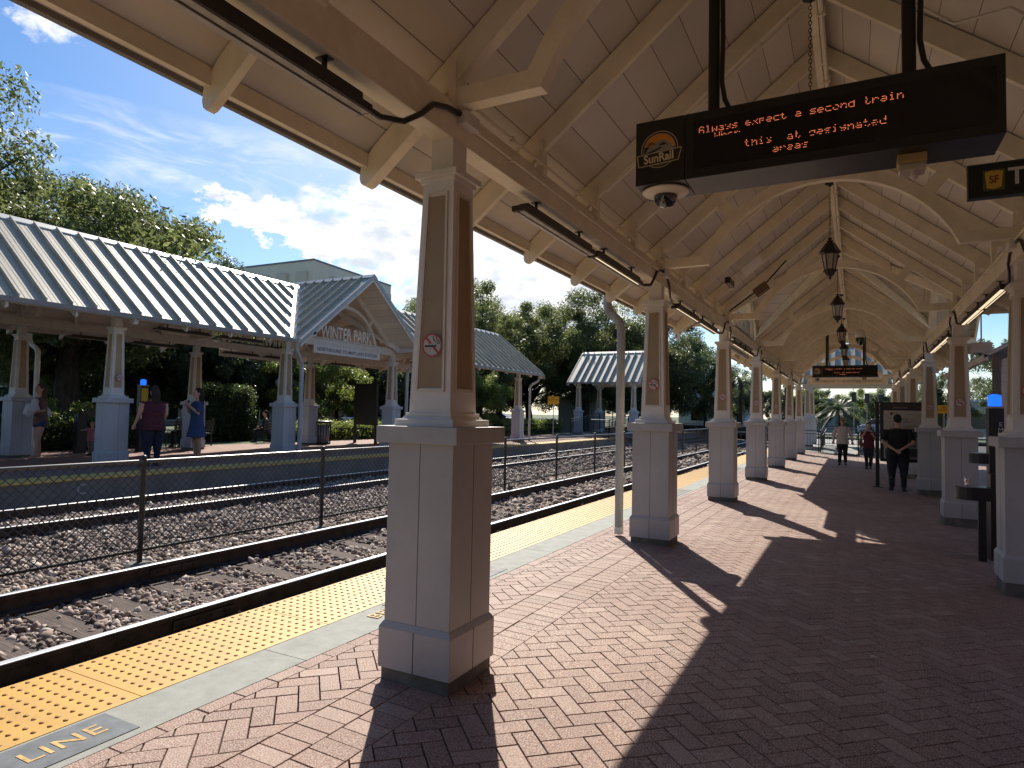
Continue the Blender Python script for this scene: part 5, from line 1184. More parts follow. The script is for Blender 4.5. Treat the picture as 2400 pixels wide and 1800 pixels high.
# kiosk right of the near canopy
th = thing('ticket_kiosk', (4.3, 17, -0.2), 'small kiosk with a metal roof and white-edged eave at the right edge', 'building')
MB().box(3.1, 5.3, 15.2, 20, -0.25, 2.65).build('wall', M_shopw, th)
b = MB(); b.prism([(2.15, 2.84), (4.2, 4.03), (6.2, 2.84), (6.2, 2.72), (4.2, 3.91), (2.15, 2.72)], 'y', 14.6, 20.6); rf = b.build('roof', mat('kiosk_soffit', (0.30, 0.28, 0.26), 0.7), th)
b = MB(); b.prism([(2.10, 2.86), (4.2, 4.08), (6.25, 2.86), (6.25, 2.845), (4.2, 4.06), (2.10, 2.842)], 'y', 14.5, 20.7); b.build('metal_sheet', M_roof, rf)
b = MB(); b.prism([(2.10, 2.845), (4.2, 4.06), (4.2, 4.0), (2.10, 2.785)], 'y', 14.5, 14.56); b.build('white_fascia', M_white, rf)
MB().box(2.10, 2.16, 14.5, 20.7, 2.74, 2.842).build('gutter', M_white, rf)
b = MB(); b.box(3.08, 3.10, 15.6, 17.2, 0.8, 2.3); b.build('window', M_win, th)
for y in (14.9, 20.2): MB().box(2.42, 2.56, y-.07, y+.07, -0.25, 3.0).build('post', M_white, th)
MB().box(2.3, 5.9, 14.85, 14.95, 2.50, 2.62).build('crossbeam', M_creamF, th)
downspout([(3.2, 13.6, 2.92), (2.6, 13.4, 2.86), (2.04, 13, 2.68), (2.04, 13, 2.3), (2.04, 13, -0.2)], 0.06, 'fat dark grey downspout curving down behind the blue lamp', mat('dark_grey_pipe', (0.16, 0.145, 0.13), 0.55), False)  # pipe in plain dark grey, darker than the galvanised ones
th = thing('hanging_board', (1.87, 13.2, 3.1), 'plain white board hanging beyond the right-hand beam', 'sign')
MB().box(1.72, 2.0, 13.1, 13.14, 2.76, 2.925).build('panel', mat('plain_white_board', (0.6, 0.6, 0.62), 0.5), th); MB().tube([(1.86, 13.12, 2.92), (1.86, 13.12, 3.6)], .012, 6).build('hanger', M_white, th)
th = thing('unseen_shade_building', (11, -8, -.2), 'unseen brick building added beside the near platform to darken the right-hand columns', 'building')  # unseen building added to keep side light off the right-hand columns
MB().box(6.4, 18, -26, 11.5, -.3, 4.6).build('wall', M_brk, th); b = MB(); b.prism([(5.6, 4.4), (12.2, 7.2), (18.8, 4.4), (18.8, 4.6), (12.2, 7.4), (5.6, 4.6)], 'y', -26.6, 12.1); b.build('roof', M_roof, th)
for y in range(-22, 10, 4): MB().box(6.34, 6.4, y, y+1.6, .9, 2.6).build('window', M_win, th)
for i, (x, y, s) in enumerate([(-2, -41, .9), (5, -38, 1.0), (-9, -44, .9), (-17, -42, .9), (0, -36, .7)]): plant('tallB', x, y, -.2, 'unseen tree added behind the near platform to block light, '+['middle', 'right', 'left', 'far left', 'nearest'][i], i*1.3, s, 'unseen trees added behind the near canopy to block light')  # unseen trees added to block sky light from behind the camera
# end shelters, ridge across the tracks
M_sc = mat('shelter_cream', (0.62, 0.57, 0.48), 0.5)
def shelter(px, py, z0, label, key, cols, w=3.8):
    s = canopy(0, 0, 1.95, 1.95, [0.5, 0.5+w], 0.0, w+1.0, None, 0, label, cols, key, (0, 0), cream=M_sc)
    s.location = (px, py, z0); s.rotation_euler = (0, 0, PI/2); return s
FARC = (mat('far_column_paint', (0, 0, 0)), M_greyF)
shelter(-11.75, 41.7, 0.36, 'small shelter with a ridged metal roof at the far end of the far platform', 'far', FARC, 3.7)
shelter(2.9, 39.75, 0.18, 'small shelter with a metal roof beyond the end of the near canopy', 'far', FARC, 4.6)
b = MB(); b.box(-4.25, 5.4, 36.0, 62, -0.5, 0.0); b.box(-2.4, 3.2, 37.2, 43, 0.0, 0.18); tag(b.build('platform_end', M_conc), kind='structure')
b = MB(); b.box(-17.2, -11.4, 38.6, 44, FZ, 0.37); tag(b.build('raised_platform', M_conc), kind='structure')
b = MB(); b.prism([(34.6, 0.0), (37.2, 0.18), (37.2, 0.0)], 'x', -1.45, 0.15); tag(b.build('ramp', M_conc), kind='structure')
# railings
M_blue = mat('dark_blue_black_rail', (0.022, 0.024, 0.034), 0.4)
def railing(a, b_, h, label, step=0.115, grab=False, n=0):
    a, b_ = Vector(a), Vector(b_); th = thing('railing', tuple(a), label, 'railing', 'black picket railings at the ramps')
    d = b_-a; L = math.hypot(d.x, d.y); up = Vector((0, 0, 1))
    for t, nm in ((h, 'top_rail'), (h-0.14, 'upper_rail'), (0.10, 'lower_rail')):
        MB().tube([a+up*t, b_+up*t], 0.024 if nm == 'top_rail' else 0.014, 8).build(nm, M_blue, th)
    if grab: MB().tube([a+up*(h-0.2)+Vector((.09, 0, 0)), b_+up*(h-0.2)+Vector((.09, 0, 0))], 0.02, 8).build('hand_rail', M_galv, th)
    q = MB(); k = max(1, int(L/1.5))
    for i in range(k+1): p = a+d*(i/k); MB().box(p.x-.025, p.x+.025, p.y-.025, p.y+.025, p.z, p.z+h+0.01).build('post', M_blue, th)
    m = int(L/step)
    for i in range(1, m): p = a+d*(i/m); q.box(p.x-.008, p.x+.008, p.y-.008, p.y+.008, p.z+0.1, p.z+h-0.14)
    pk = q.build('pickets', M_blue, th); pk['kind'] = 'stuff'
railing((-2.45, 35.2, 0), (-1.55, 35.2, 0), 1.05, 'short black railing beside the last trackside column')
railing((-1.45, 34.8, 0), (-1.45, 39.5, 0.25), 1.05, 'black ramp railing on the left of the walking man', grab=True)
railing((0.15, 34.8, 0), (0.15, 39.5, 0.25), 1.05, 'black ramp railing on the right of the walking man', grab=True)
railing((-1.45, 39.6, .2), (0.9, 39.6, .2), 1.05, 'black railing across the top of the near ramp')
railing((0.5, 35.6, 0), (2.2, 35.6, 0), 1.05, 'black railing behind the woman in maroon')
railing((-15.3, 36.9, FZ), (-14.0, 43.5, FZ+.75), 1.05, 'long black ramp railing rising left of the far shelter')
railing((-13.85, 36.6, FZ), (-12.75, 36.6, FZ), 1.05, 'short front railing of the far ramp')
railing((-12.75, 36.6, FZ), (-12.6, 43.5, FZ+.5), 1.05, 'black ramp railing rising behind the tall downspout')
# glass waiting hut on the far side
th = thing('waiting_hut', (-20.5, 52, 0.2), 'small waiting hut with a white curved roof behind the far shelter', 'hut')
MB().box(-22.3, -18.8, 51, 53, 0.2, 2.9).build('panels', mat('milky_panels', (0.30, 0.33, 0.28), 0.4), th)
b = MB(); b.prism([(-22.6, 2.9), (-20.6, 3.25), (-18.5, 2.95), (-18.5, 3.03), (-20.6, 3.36), (-22.6, 3.0)], 'y', 50.7, 53.3); b.build('roof', M_white, th)
# ================================================================== STREET FURNITURE
M_face = mat('map_paper', (0.50, 0.44, 0.39), 0.5)
def map_board(x0, x1, y, z, label, grp=None, fr=M_black):
    th = thing('map_board', ((x0+x1)/2, y, z), label, 'notice board', grp)
    MB().box(x0+.11, x1, y-0.05, y+0.05, z+0.66, z+2.16).build('frame', fr, th, bev=0.006)
    MB().box(x0+.19, x1-.06, y-0.056, y-0.05, z+1.98, z+2.12).build('header', mat('header_maroon', (0.05, 0.03, 0.03), 0.4), th)
    text('header_text', 'Winter Park', mat('header_ink', (0.4, 0.36, 0.34), 0.5), th, 0.06, facing((x0+.55, y-0.058, z+2.02), (0, -1, 0)), 0.0004)
    f = MB().box(x0+.19, x1-.06, y-0.056, y-0.05, z+0.74, z+1.95).build('map', M_face, th)
    b = MB(); r = random.Random(3)
    for i in range(46):
        xx = x0+.22+r.random()*(x1-x0-.42); zz = z+1.25+r.random()*.66; w = r.uniform(.04, .16); b.box(xx, min(xx+w, x1-.08), y-.0585, y-.0565, zz, zz+.008)
    b.build('route_lines', mat('map_ink', (0.10, 0.08, 0.08), 0.6), f)
    b = MB(); b.box(x0+.62, x1-.1, y-.0585, y-.0565, z+1.28, z+1.5); b.box(x0+.22, x1-.1, y-.0585, y-.0565, z+.80, z+1.0); b.build('dark_blocks', mat('map_block', (0.12, 0.12, 0.14), 0.5), f)
    b = MB().lathe([(0.035, 0), (0.035, .004)], (0, 0, 0), 14); b.v = [(x0+.36+a, y-.0585-c, z+1.87+bb) for a, bb, c in b.v]; b.build('red_roundel', mat('roundel_red', (0.25, 0.03, 0.03), .5), f)
    for i in range(8):
        q = MB().lathe([(0.022, 0), (0.022, .004)], (0, 0, 0), 10); q.v = [(x0+.55+.1*(i % 4)+a, y-.0585-c, z+1.16-.1*(i//4)+bb) for a, bb, c in q.v]; q.build('picture_dot', M_ink, f)
    for x in (x0+.05, x1-.03):
        b = MB(); b.box(x-.045, x+.045, y-.045, y+.045, z, z+2.17); po = b.build('post', fr, th, bev=.004)
        MB().box(x-.12, x+.12, y-.10, y+.10, z-.004, z+.018).build('foot_plate', fr, po)
    return th
map_board(0.46, 1.62, 19.1, -0.085, 'dark framed map board the man in black is reading')
bd = thing('notice_board', (-17.5, 20.6, FZ), 'black freestanding notice board with two pale timetables on the far platform', 'notice board')
A, B = Vector((-18.25, 20.9, FZ)), Vector((-16.75, 20.4, FZ)); d = (B-A).normalized(); nn = Vector((-d.y, d.x, 0)); nn = -nn if nn.x < 0 else nn
def obox(b, o, u, v, x0, x1, y0, y1, z0, z1):
    P = lambda x, y, z: tuple(o+u*x+v*y+Vector((0, 0, z)))
    b.hexa([P(x0, y0, z0), P(x1, y0, z0), P(x1, y1, z0), P(x0, y1, z0), P(x0, y0, z1), P(x1, y0, z1), P(x1, y1, z1), P(x0, y1, z1)]); return b
L = (B-A).length
for x in (0, L): obox(MB(), A, d, nn, x-.05, x+.05, -.05, .05, 0, 2.4).build('post', M_black, bd)
obox(MB(), A, d, nn, .05, L-.05, -.06, .055, .75, 2.42).build('frame', M_black, bd)
for z in (1.02, 1.50): obox(MB(), A, d, nn, .22, 1.15, .055, .065, z, z+.44).build('timetable', M_face, bd)
obox(MB(), A, d, nn, .4, 1.0, .055, .065, 2.24, 2.3).build('heading', M_galv, bd)
# emergency phones with blue lamps
M_bluel = emis('blue_lamp', (0.01, 0.13, 1.0), 1.1, (0.01, 0.05, 0.3))
def phone(x, y, z, label, dx, face, yellow=False):
    th = thing('emergency_phone', (x, y, z), label, 'emergency phone', 'emergency phones')
    MB().box(x-.085, x+.085, y-.12, y+.12, z, z+1.93).build('pillar', M_black, th, bev=.005)
    MB().lathe([(0.07, 1.95), (.078, 1.96), (.078, 2.08), (.07, 2.10), (.02, 2.115)], (x, y, z), 14).build('blue_lamp', M_bluel, th)
    MB().box(x-.09, x+.09, y-.125, y+.125, z+1.92, z+1.945).build('lamp_base', M_galv, th)
    m = facing((x+dx[0]*.087, y+dx[1]*.122, z+1.25), face)
    if yellow: MB().box(x+.086, x+.09, y-.10, y+.10, z+1.35, z+1.85).build('yellow_notice', mat('notice_yellow', (.55, .42, .03), .5), th); MB().box(x+.086, x+.09, y-.10, y+.08, z+.95, z+1.28).build('white_notice', M_disc, th)
    else:
        for i, ch in enumerate('EMERGENCY'): text('lettering', ch, mat('phone_white', (.55, .55, .55), .5), th, 0.082, facing((x+.045, y-.1215, z+1.70-.075*i), (0, -1, 0)), .0005)
    return th
phone(1.70, 11.0, -0.12, 'black emergency phone pillar with a glowing blue lamp at the right edge', (0, -1), (0, -1, 0))
phone(-18.45, 11.9, FZ, 'emergency phone pillar with blue lamp and yellow notice on the far platform', (1, 0), (1, 0, 0), True)
# drinking fountain
th = thing('drinking_fountain', (1.6, 10.2, -0.12), 'black double drinking fountain between the right-hand columns', 'drinking fountain')
z = -0.12
MB().box(1.50, 1.66, 10.05, 10.35, z, z+1.08).build('pedestal', M_black, th, bev=.008)
def trough(xa, xb, yc_, hw_, z0_, z1_, nm):
    P = [(xb, yc_-hw_), (xb, yc_+hw_)]+[(xa+hw_*.9-hw_*.9*math.sin(PI*k/10), yc_+hw_*math.cos(PI*k/10)) for k in range(11)]
    o = MB().prism(P, 'z', z0_, z1_).build(nm, M_black, th, bev=.012)
    c = ((xa+xb)/2, yc_); Q = [(c[0]+(p[0]-c[0])*.86, c[1]+(p[1]-c[1])*.86) for p in P]
    MB().prism(Q, 'z', z1_, z1_+.004).build('steel_basin', mat('basin_steel', (.35, .35, .35), .3, metal=.9), o)
trough(1.12, 1.50, 9.95, .165, z+.76, z+.92, 'lower_bowl')
trough(1.30, 1.50, 10.25, .15, z+1.20, z+1.33, 'upper_bowl')
b = MB(); b.lathe([(.022, .90), (.026, .95), (.02, .97), (.03, 1.0), (.028, 1.03), (.004, 1.05)], (1.24, 9.93, z), 10); b.build('spout', mat('chrome', (.6, .6, .6), .15, metal=1.0), th)
MB().box(1.36, 1.44, 9.94, 10.02, z, z+.78).build('leg', M_black, th)
# yellow notices
def plate(x0, x1, y, z0, z1, body, label, m, ink, size, back='x'):
    t = thing('yellow_sign', ((x0+x1)/2, y, z0), label, 'sign')
    MB().box(x0, x1, y-.01, y+.005, z0, z1).build('panel', m, t)
    for i, s_ in enumerate(body.split('|')): text('lettering', s_, ink, t, size, facing(((x0+x1)/2, y-.012, z1-size*.75-i*size*1.05), (0, -1, 0)), .0004)
    MB().tube([((x0+x1)/2, y+.03, 0.1), ((x0+x1)/2, y+.03, z1)], .025, 8).build('post', M_galv, t)
M_sy = mat('sign_yellow', (0.85, 0.42, 0.02), .5)
plate(2.08, 2.38, 22, 1.84, 2.07, 'NO|IDLE ZONE', 'orange yellow sign lettered NO in the gap between the right-hand columns', M_sy, M_ink, .07)
plate(-15.62, -14.92, 34.2, 2.16, 2.62, 'NO|TRESPASSING', 'small yellow sign in front of the tree trunk beyond the far canopy', M_sy, M_ink, .11)
# trash can, black post, benches
th = thing('trash_can', (-18.3, 19.1, FZ), 'black slatted trash can beside a rear column on the far platform', 'trash can')
MB().lathe([(.24, 0.05), (.26, .75)], (-18.3, 19.1, FZ), 16).build('liner', mat('bin_liner', (.35, .35, .36), .4), th)
b = MB()
for k in range(18):
    a = 2*PI*k/18; b.tube([(-18.3+.29*math.cos(a), 19.1+.29*math.sin(a), FZ), (-18.3+.31*math.cos(a), 19.1+.31*math.sin(a), FZ+.8)], .014, 5)
b.lathe([(.30, 0), (.32, .02), (.30, .04)], (-18.3, 19.1, FZ+.02), 18); b.build('slats', M_black, th)
MB().lathe([(.33, .80), (.34, .83), (.31, .88), (.18, .90)], (-18.3, 19.1, FZ), 18).build('rim', M_black, th)
MB().box(-19.05, -18.85, 10.35, 10.6, FZ, FZ+1.08).build('bollard_box', M_black, None, bev=.01); tag(COL.objects[-1], 'dark square machine pillar between the toddler and the woman at left', 'machine')
def bench(x, y, z, rz, label):
    th = thing('bench', (0, 0, 0), label, 'bench', 'black benches on the far platform')
    b = MB()
    for i in range(5): b.box(-.75, .75, -.22+.09*i, -.15+.09*i, .42, .445)
    b.build('seat', M_black, th); b = MB()
    for i in range(4): b.box(-.75, .75, .24+.012*i, .262+.012*i, .50+.1*i, .57+.1*i)
    b.build('backrest', M_black, th)
    for s in (-.68, .68):
        b = MB(); b.tube([(s, -.24, 0), (s, -.22, .42), (s, .22, .40), (s, .30, .92)], .022, 8); b.tube([(s, .24, 0), (s, .22, .42)], .022, 8); b.build('leg', M_black, th)
    th.location = (x, y, z); th.rotation_euler = (0, 0, rz)
bench(-20.0, 14.6, FZ, -PI/2, 'black bench behind the woman in the blue dress')
bench(-20.6, 18.6, FZ, -PI/2+.2, 'black bench beside the tall hedge')
# lamps and signals beyond
def lamp(x, y, z, h, label, kind):
    th = thing('street_lamp', (x, y, z), label, 'lamp', 'lamps beyond the platforms')
    MB().tube([(x, y, z), (x, y, z+h)], .05, 8).build('post', M_black, th)
    if kind: MB().lathe([(.06, 0), (.2, .05), (.22, .3), (.1, .42), (.02, .5)], (x, y, z+h-.02), 10).build('lantern_head', M_galv, th)
    else:
        MB().tube([(x, y, z+h), (x+.5, y, z+h+.05)], .03, 6).build('arm', M_black, th); MB().lathe([(.05, .12), (.28, .02), (.3, -.06), (.26, -.12)], (x+.55, y, z+h), 14).build('lamp_head', M_galv, th)
lamp(-3.3, 38, 0, 3.55, 'round lamp head on a short arm left of the ramp', 0)
lamp(-9.2, 50, 0.1, 3.0, 'dark lamp post with a pale head beyond the second column', 1)
lamp(-24.5, 22.6, .2, 2.45, 'lamp with a pointed head above the tall hedge', 1)
for i, (x, y, h) in enumerate([(-.05, 60.5, 3.3), (.9, 60.5, 3.2), (2.3, 74.5, 3.6)]):
    th = thing('traffic_signal', (x, y, .3), 'dark traffic signal head across the road, '+['left one above the ramp', 'right one beside the map board', 'farthest one'][i], 'traffic signal', 'traffic signals')
    MB().tube([(x, y, .3), (x, y, h)], .04, 8).build('post', mat('signal_post', (.22, .22, .21), .6), th)
    MB().box(x-.17, x+.17, y-.2, y-.02, h-.2, h+.6).build('signal_head', M_black, th, bev=.03)
# wooden boom fence posts in the distance beside the tracks
th = thing('black_fence', (-8, 60, -.2), 'low black fence panels across the tracks in the distance', 'fence')
for x in (-14, -12, -10, -8, -6): MB().box(x-.05, x+.05, 61, 61.1, -.2, 1.0).build('post', M_black, th)
MB().box(-14, -6, 61.02, 61.06, .0, .85).build('panel', M_black, th); MB().box(-14, -6, 61.0, 61.1, .95, 1.02).build('rail', M_galv, th)
# cars
M_tyre = mat('tyre', (.02, .02, .02), .9)
def car(x, y, z, rz, colr, label):
    th = thing('parked_car', (0, 0, 0), label, 'car', 'cars parked in the street')
    m = mat('car_paint_%d%d%d' % tuple(int(c*100) for c in colr), colr, .25, coat=.8)
    b = MB(); b.prism([(-2.2, .35), (-2.2, .8), (-1.9, .92), (-1.2, .98), (.9, 1.0), (1.9, .85), (2.15, .7), (2.2, .35)], 'y', -.86, .86); b.build('body', m, th, bev=.07)
    b = MB(); b.prism([(-1.75, .95), (-1.2, 1.42), (.25, 1.45), (1.0, .98)], 'y', -.72, .72); r_ = b.build('cabin', M_win, th, bev=.05)
    MB().prism([(-1.25, 1.41), (-1.15, 1.46), (.2, 1.48), (.3, 1.43)], 'y', -.70, .70).build('roof', m, th, bev=.02)
    for sx in (-1.35, 1.35):
        for sy in (-.84, .84):
            w = MB().tube([(sx, sy-.1, .33), (sx, sy+.1, .33)], .33, 18).build('wheel', M_tyre, th)
            MB().tube([(sx, sy-.105, .33), (sx, sy+.105, .33)], .19, 12).build('rim', M_galv, w)
    for sy in (-.6, .6):
        MB().box(2.14, 2.2, sy-.16, sy+.16, .6, .74).build('headlight', M_disc, th); MB().box(-2.21, -2.16, sy-.16, sy+.16, .66, .82).build('tail_light', M_red, th)
    th.location = (x, y, z); th.rotation_euler = (0, 0, rz)
car(-33.5, 33.5, .15, 1.4, (.65, .65, .66), 'white car glimpsed left of the notice board')
car(-33.5, 39.8, .15, 1.5, (.6, .6, .62), 'white car glimpsed right of the notice board')
car(-36, 66, .15, .2, (.1, .14, .3), 'blue car glimpsed beneath the yellow trespass sign')
car(2.6, 70, .3, 0, (.5, .5, .5), 'pale grey car crossing beyond the ramp')
car(-5.5, 66, .3, 0, (.6, .6, .6), 'white car beyond the last trackside columns')
# litter
for i, (x, y, s) in enumerate([(0.02, 6.9, .03), (.12, 5.35, .035), (-.02, 5.6, .018), (.25, 5.5, .015)]):
    b = MB(); b.hexa([(x-s, y-s*.5, pz(x)+.004), (x+s, y-s*.4, pz(x)+.003), (x+s*.8, y+s*.5, pz(x)+.003), (x-s*.7, y+s*.6, pz(x)+.004), (x-s*.8, y-s*.4, pz(x)+.012), (x+s*.6, y-s*.3, pz(x)+.016), (x+s*.5, y+s*.4, pz(x)+.01), (x-s*.5, y+s*.4, pz(x)+.018)])
    tag(b.build('paper_scrap', M_disc, None), 'tiny pale scrap of litter on the shaded bricks, '+['farthest one', 'largest one', 'small one left of the largest', 'small one right of the largest'][i], 'litter', 'litter scraps')

# ================================================================== PEOPLE
def loft(b, secs, n=18):
    vs = []
    for x, y, z, rx, ry in secs:
        for k in range(n):
            a = 2*PI*k/n; vs.append((x+rx*math.copysign(abs(math.cos(a))**.85, math.cos(a)), y+ry*math.copysign(abs(math.sin(a))**.85, math.sin(a)), z))
    fs = [(i*n+k, i*n+(k+1) % n, (i+1)*n+(k+1) % n, (i+1)*n+k) for i in range(len(secs)-1) for k in range(n)]
    fs += [tuple(range(n-1, -1, -1)), tuple(range((len(secs)-1)*n, len(secs)*n))]
    b.add(vs, fs, True)
def melt(b, name, m, th, vox, sc, smooth=2):
    """join the pieces into one continuous skin"""
    ob = b.build(name, m, th)
    ob.data.transform(Matrix.Scale(sc, 4))
    md = ob.modifiers.new('r', 'REMESH'); md.mode = 'VOXEL'; md.voxel_size = vox; md.use_smooth_shade = True
    s = ob.modifiers.new('s', 'SMOOTH'); s.iterations = smooth; s.factor = .5
    dg = bpy.context.evaluated_depsgraph_get(); me = bpy.data.meshes.new_from_object(ob.evaluated_get(dg)); old = ob.data
    ob.modifiers.clear(); ob.data = me; bpy.data.meshes.remove(old); me.name = name
    if not me.materials: me.materials.append(m)
    return ob
def wrinkle(o, amp):
    me = o.data; n = len(me.vertices); c = np.empty(n*3, np.float32); me.vertices.foreach_get('co', c); c = c.reshape(-1, 3)
    nv = np.empty(n*3, np.float32); me.vertices.foreach_get('normal', nv); nv = nv.reshape(-1, 3)
    x, y, z = c.T
    w = np.sin(x*31+4*np.sin(z*13+y*7))*np.sin(z*47+3*np.sin(x*17))+.7*np.sin(z*83+x*29+2*np.sin(y*23))*np.sin(y*41+x*11)
    c = c+nv*(w*amp*.6)[:, None]; me.vertices.foreach_set('co', c.reshape(-1)); me.update()
def person(x, y, z, rz, h, label, pose, top, bottom, hair, sleeve='short', wide=1.0, skin=M_skin, shoes=M_black, hairlen=0, dress=False, shorts=False, vox=.012, group=None, extra=None):
    th = thing('person', (0, 0, 0), label, 'person', group); s = h/1.75; W_ = wide
    hd = pose.get('head', 0.0); lean = pose.get('lean', 0.0)
    hip = pose.get('hip', (0, 0, .93)); hx, hy, hz = hip
    sh = lambda sx: (hx+sx*.175*W_, hy+lean*.45, hz+.455)
    b = MB()
    T = [(hx, hy, hz-.10, .13*W_, .10*W_), (hx, hy, hz, .165*W_, .115*W_), (hx, hy+lean*.15, hz+.14, .142*W_, .10*W_), (hx, hy+lean*.3, hz+.30, .155*W_, .108*W_), (hx, hy+lean*.4, hz+.42, .165*W_, .10), (hx, hy+lean*.43, hz+.47, .145*W_, .088), (hx, hy+lean*.45, hz+.51, .105*W_**.5, .072), (hx, hy+lean*.47, hz+.535, .06, .058)]
    loft(b, T)
    nx, ny, nz = hx, hy+lean*.5, hz+.54
    ty = ny-hd*.10
    b.tube([(nx, ny+.01, nz-.03), (nx, ty, nz+.10)], [.056, .052], 12)
    b.ball((nx, ty-.012, nz+.185), (.076, .095, .115), 16, 12); b.ball((nx, ty-.045, nz+.125), (.052, .055, .058), 12, 8)
    b.tube([(nx, ty-.098, nz+.195), (nx, ty-.122, nz+.155), (nx, ty-.10, nz+.15)], [.010, .016, .012], 8)
    for sx in (-1, 1): b.ball((nx+sx*.078, ty+.002, nz+.175), (.012, .022, .032), 8, 6)
    hands = []
    for sx, k in ((-1, 'armR'), (1, 'armL')):
        el, wr = pose.get(k, ((sx*.235*W_, .02, 1.15), (sx*.255*W_, -.03, .90)))
        S0 = sh(sx)
        b.tube([(S0[0]-sx*.03, S0[1], S0[2]-.01), (S0[0]-sx*.005, S0[1], S0[2]-.01), ((S0[0]+el[0])/2, (S0[1]+el[1])/2, (S0[2]+el[2])/2), el, ((el[0]+wr[0])/2, (el[1]+wr[1])/2, (el[2]+wr[2])/2), wr], [.05, .055*W_**.5, .048*W_**.5, .040*W_**.3, .036, .025], 12)
        d = (Vector(wr)-Vector(el)).normalized(); w = Vector(wr); side = d.cross(Vector((0, 1, .2))).normalized(); up = side.cross(d)
        pl = w+d*.085; b.tube([tuple(w-d*.01), tuple(w+d*.045), tuple(pl)], [.024, .034, .032], 10)
        cu = pose.get('curl', .5)
        for q in range(4):
            o = pl+side*(q-1.5)*.019-d*.008; L_ = (.064, .074, .070, .054)[q]
            b.tube([tuple(o), tuple(o+d*L_*.5+up*cu*.012), tuple(o+d*L_*.85+up*cu*.04)], [.0105, .0098, .008], 6)
        o = w+d*.035-side*.028; b.tube([tuple(o), tuple(o-side*.025+d*.03), tuple(o-side*.02+d*.06+up*.01)], [.012, .011, .009], 6)
    legs = {}
    for sx, k in ((-1, 'legR'), (1, 'legL')):
        kn, an, toe = pose.get(k, ((sx*.10*W_, -.01, .50), (sx*.11*W_, .03, .09), (sx*.13*W_, -.12, .035)))
        legs[sx] = (kn, an, toe); H0 = (hx+sx*.085*W_, hy, hz-.02)
        b.tube([H0, ((H0[0]+kn[0])/2, (H0[1]+kn[1])/2, (H0[2]+kn[2])/2), kn, ((kn[0]*.6+an[0]*.4), (kn[1]*.6+an[1]*.4)+.012, (kn[2]*.6+an[2]*.4)), an], [.088*W_, .078*W_, .055, .056, .036], 12)
        b.tube([(an[0], an[1]+.02, an[2]-.03), ((an[0]+toe[0])/2, (an[1]+toe[1])/2, toe[2]+.015), toe], [.036, .036, .026], 10)
    melt(b, 'body', skin, th, vox, s)
    # upper garment
    c = MB(); g_ = .016
    low = -.14 if not dress else -.36
    TT = [(a, b_, c_, rx+g_, ry+g_) for a, b_, c_, rx, ry in T[1:]]
    TT = [(hx, hy, hz+low, (.175 if not dress else .22)*W_+g_, (.125 if not dress else .17)*W_+g_), (hx, hy, hz-.06, .170*W_+g_, .122*W_+g_)]+TT[:-1]+[(hx, hy+lean*.47, hz+.525, .072, .066)]
    loft(c, TT)
    for sx, k in ((-1, 'armR'), (1, 'armL')):
        el, wr = pose.get(k, ((sx*.235*W_, .02, 1.15), (sx*.255*W_, -.03, .90))); S0 = sh(sx); e, w = Vector(el), Vector(wr); S_ = Vector(S0)
        if sleeve == 'long': c.tube([(S0[0]-sx*.05, S0[1], S0[2]-.01), S0, tuple((S_+e)/2), el, tuple(e+(w-e)*.5), tuple(e+(w-e)*.95)], [.05, .064, .066, .064, .054, .040], 12)
        elif sleeve == 'cap': c.tube([(S0[0]-sx*.05, S0[1], S0[2]-.01), S0, tuple(S_+(e-S_)*.3)], [.05, .062, .060], 12)
        else: c.tube([(S0[0]-sx*.05, S0[1], S0[2]-.01), S0, tuple(S_+(e-S_)*.85)], [.05, .064*W_**.4, .066*W_**.4], 12)
    tp = melt(c, 'dress' if dress else 'shirt', top, th, vox, s)
    wrinkle(tp, .008)
    if not dress:
        c = MB(); loft(c, [(hx, hy, hz-.10, .145*W_+.01, .115*W_+.01), (hx, hy, hz, .165*W_+.008, .117*W_+.008), (hx, hy, hz+.06, .155*W_+.008, .112*W_+.008)])
        for sx in (-1, 1):
            kn, an, toe = legs[sx]; H0 = Vector((hx+sx*.085*W_, hy, hz-.02)); K, A_ = Vector(kn), Vector(an)
            if shorts: c.tube([tuple(H0), tuple(H0+(K-H0)*.42)], [.103*W_, .105*W_], 12)
            else: c.tube([tuple(H0), tuple((H0+K)/2), kn, tuple((K+A_)/2), tuple(A_+Vector((0, 0, .0)))], [.102*W_, .092*W_, .073*W_, .066, .058], 12)
        melt(c, 'shorts' if shorts else 'trousers', bottom, th, vox, s)
    for sx in (-1, 1):
        kn, an, toe = legs[sx]
        if shoes:
            c = MB(); c.tube([(an[0], an[1]+.035, an[2]-.035), ((an[0]+toe[0])/2, (an[1]+toe[1])/2, toe[2]+.012), (toe[0], toe[1]-.01, toe[2])], [.046, .046, .036], 12); c.box(min(an[0], toe[0])-.035, max(an[0], toe[0])+.035, toe[1]-.03, an[1]+.07, toe[2]-.036, toe[2]-.012)
            melt(c, 'shoe', shoes, th, .009, s, 1)
    c = MB(); c.ball((nx, ty+.012, nz+.21), (.088, .098, .112), 16, 12)
    if hairlen: c.tube([(nx, ty+.05, nz+.22), (nx, ty+.075, nz+.10), (nx, ty+.07, nz+.10-hairlen*.5), (nx, ty+.075, nz+.10-hairlen)], [.085, .088, .085, .045], 14)
    # keep the face clear of hair
    hb = melt(c, 'hair', hair, th, .010, s, 1)
    bm = bmesh.new(); bm.from_mesh(hb.data)
    dead = [f for f in bm.faces if f.calc_center_median().y/s < ty-.045 and f.calc_center_median().z/s < nz+.235]
    bmesh.ops.delete(bm, geom=dead, context='FACES'); bm.to_mesh(hb.data); bm.free()
    e = MB()
    for sx in (-1, 1): e.ball((nx+sx*.030, ty-.093, nz+.195), (.011, .006, .007), 8, 6)
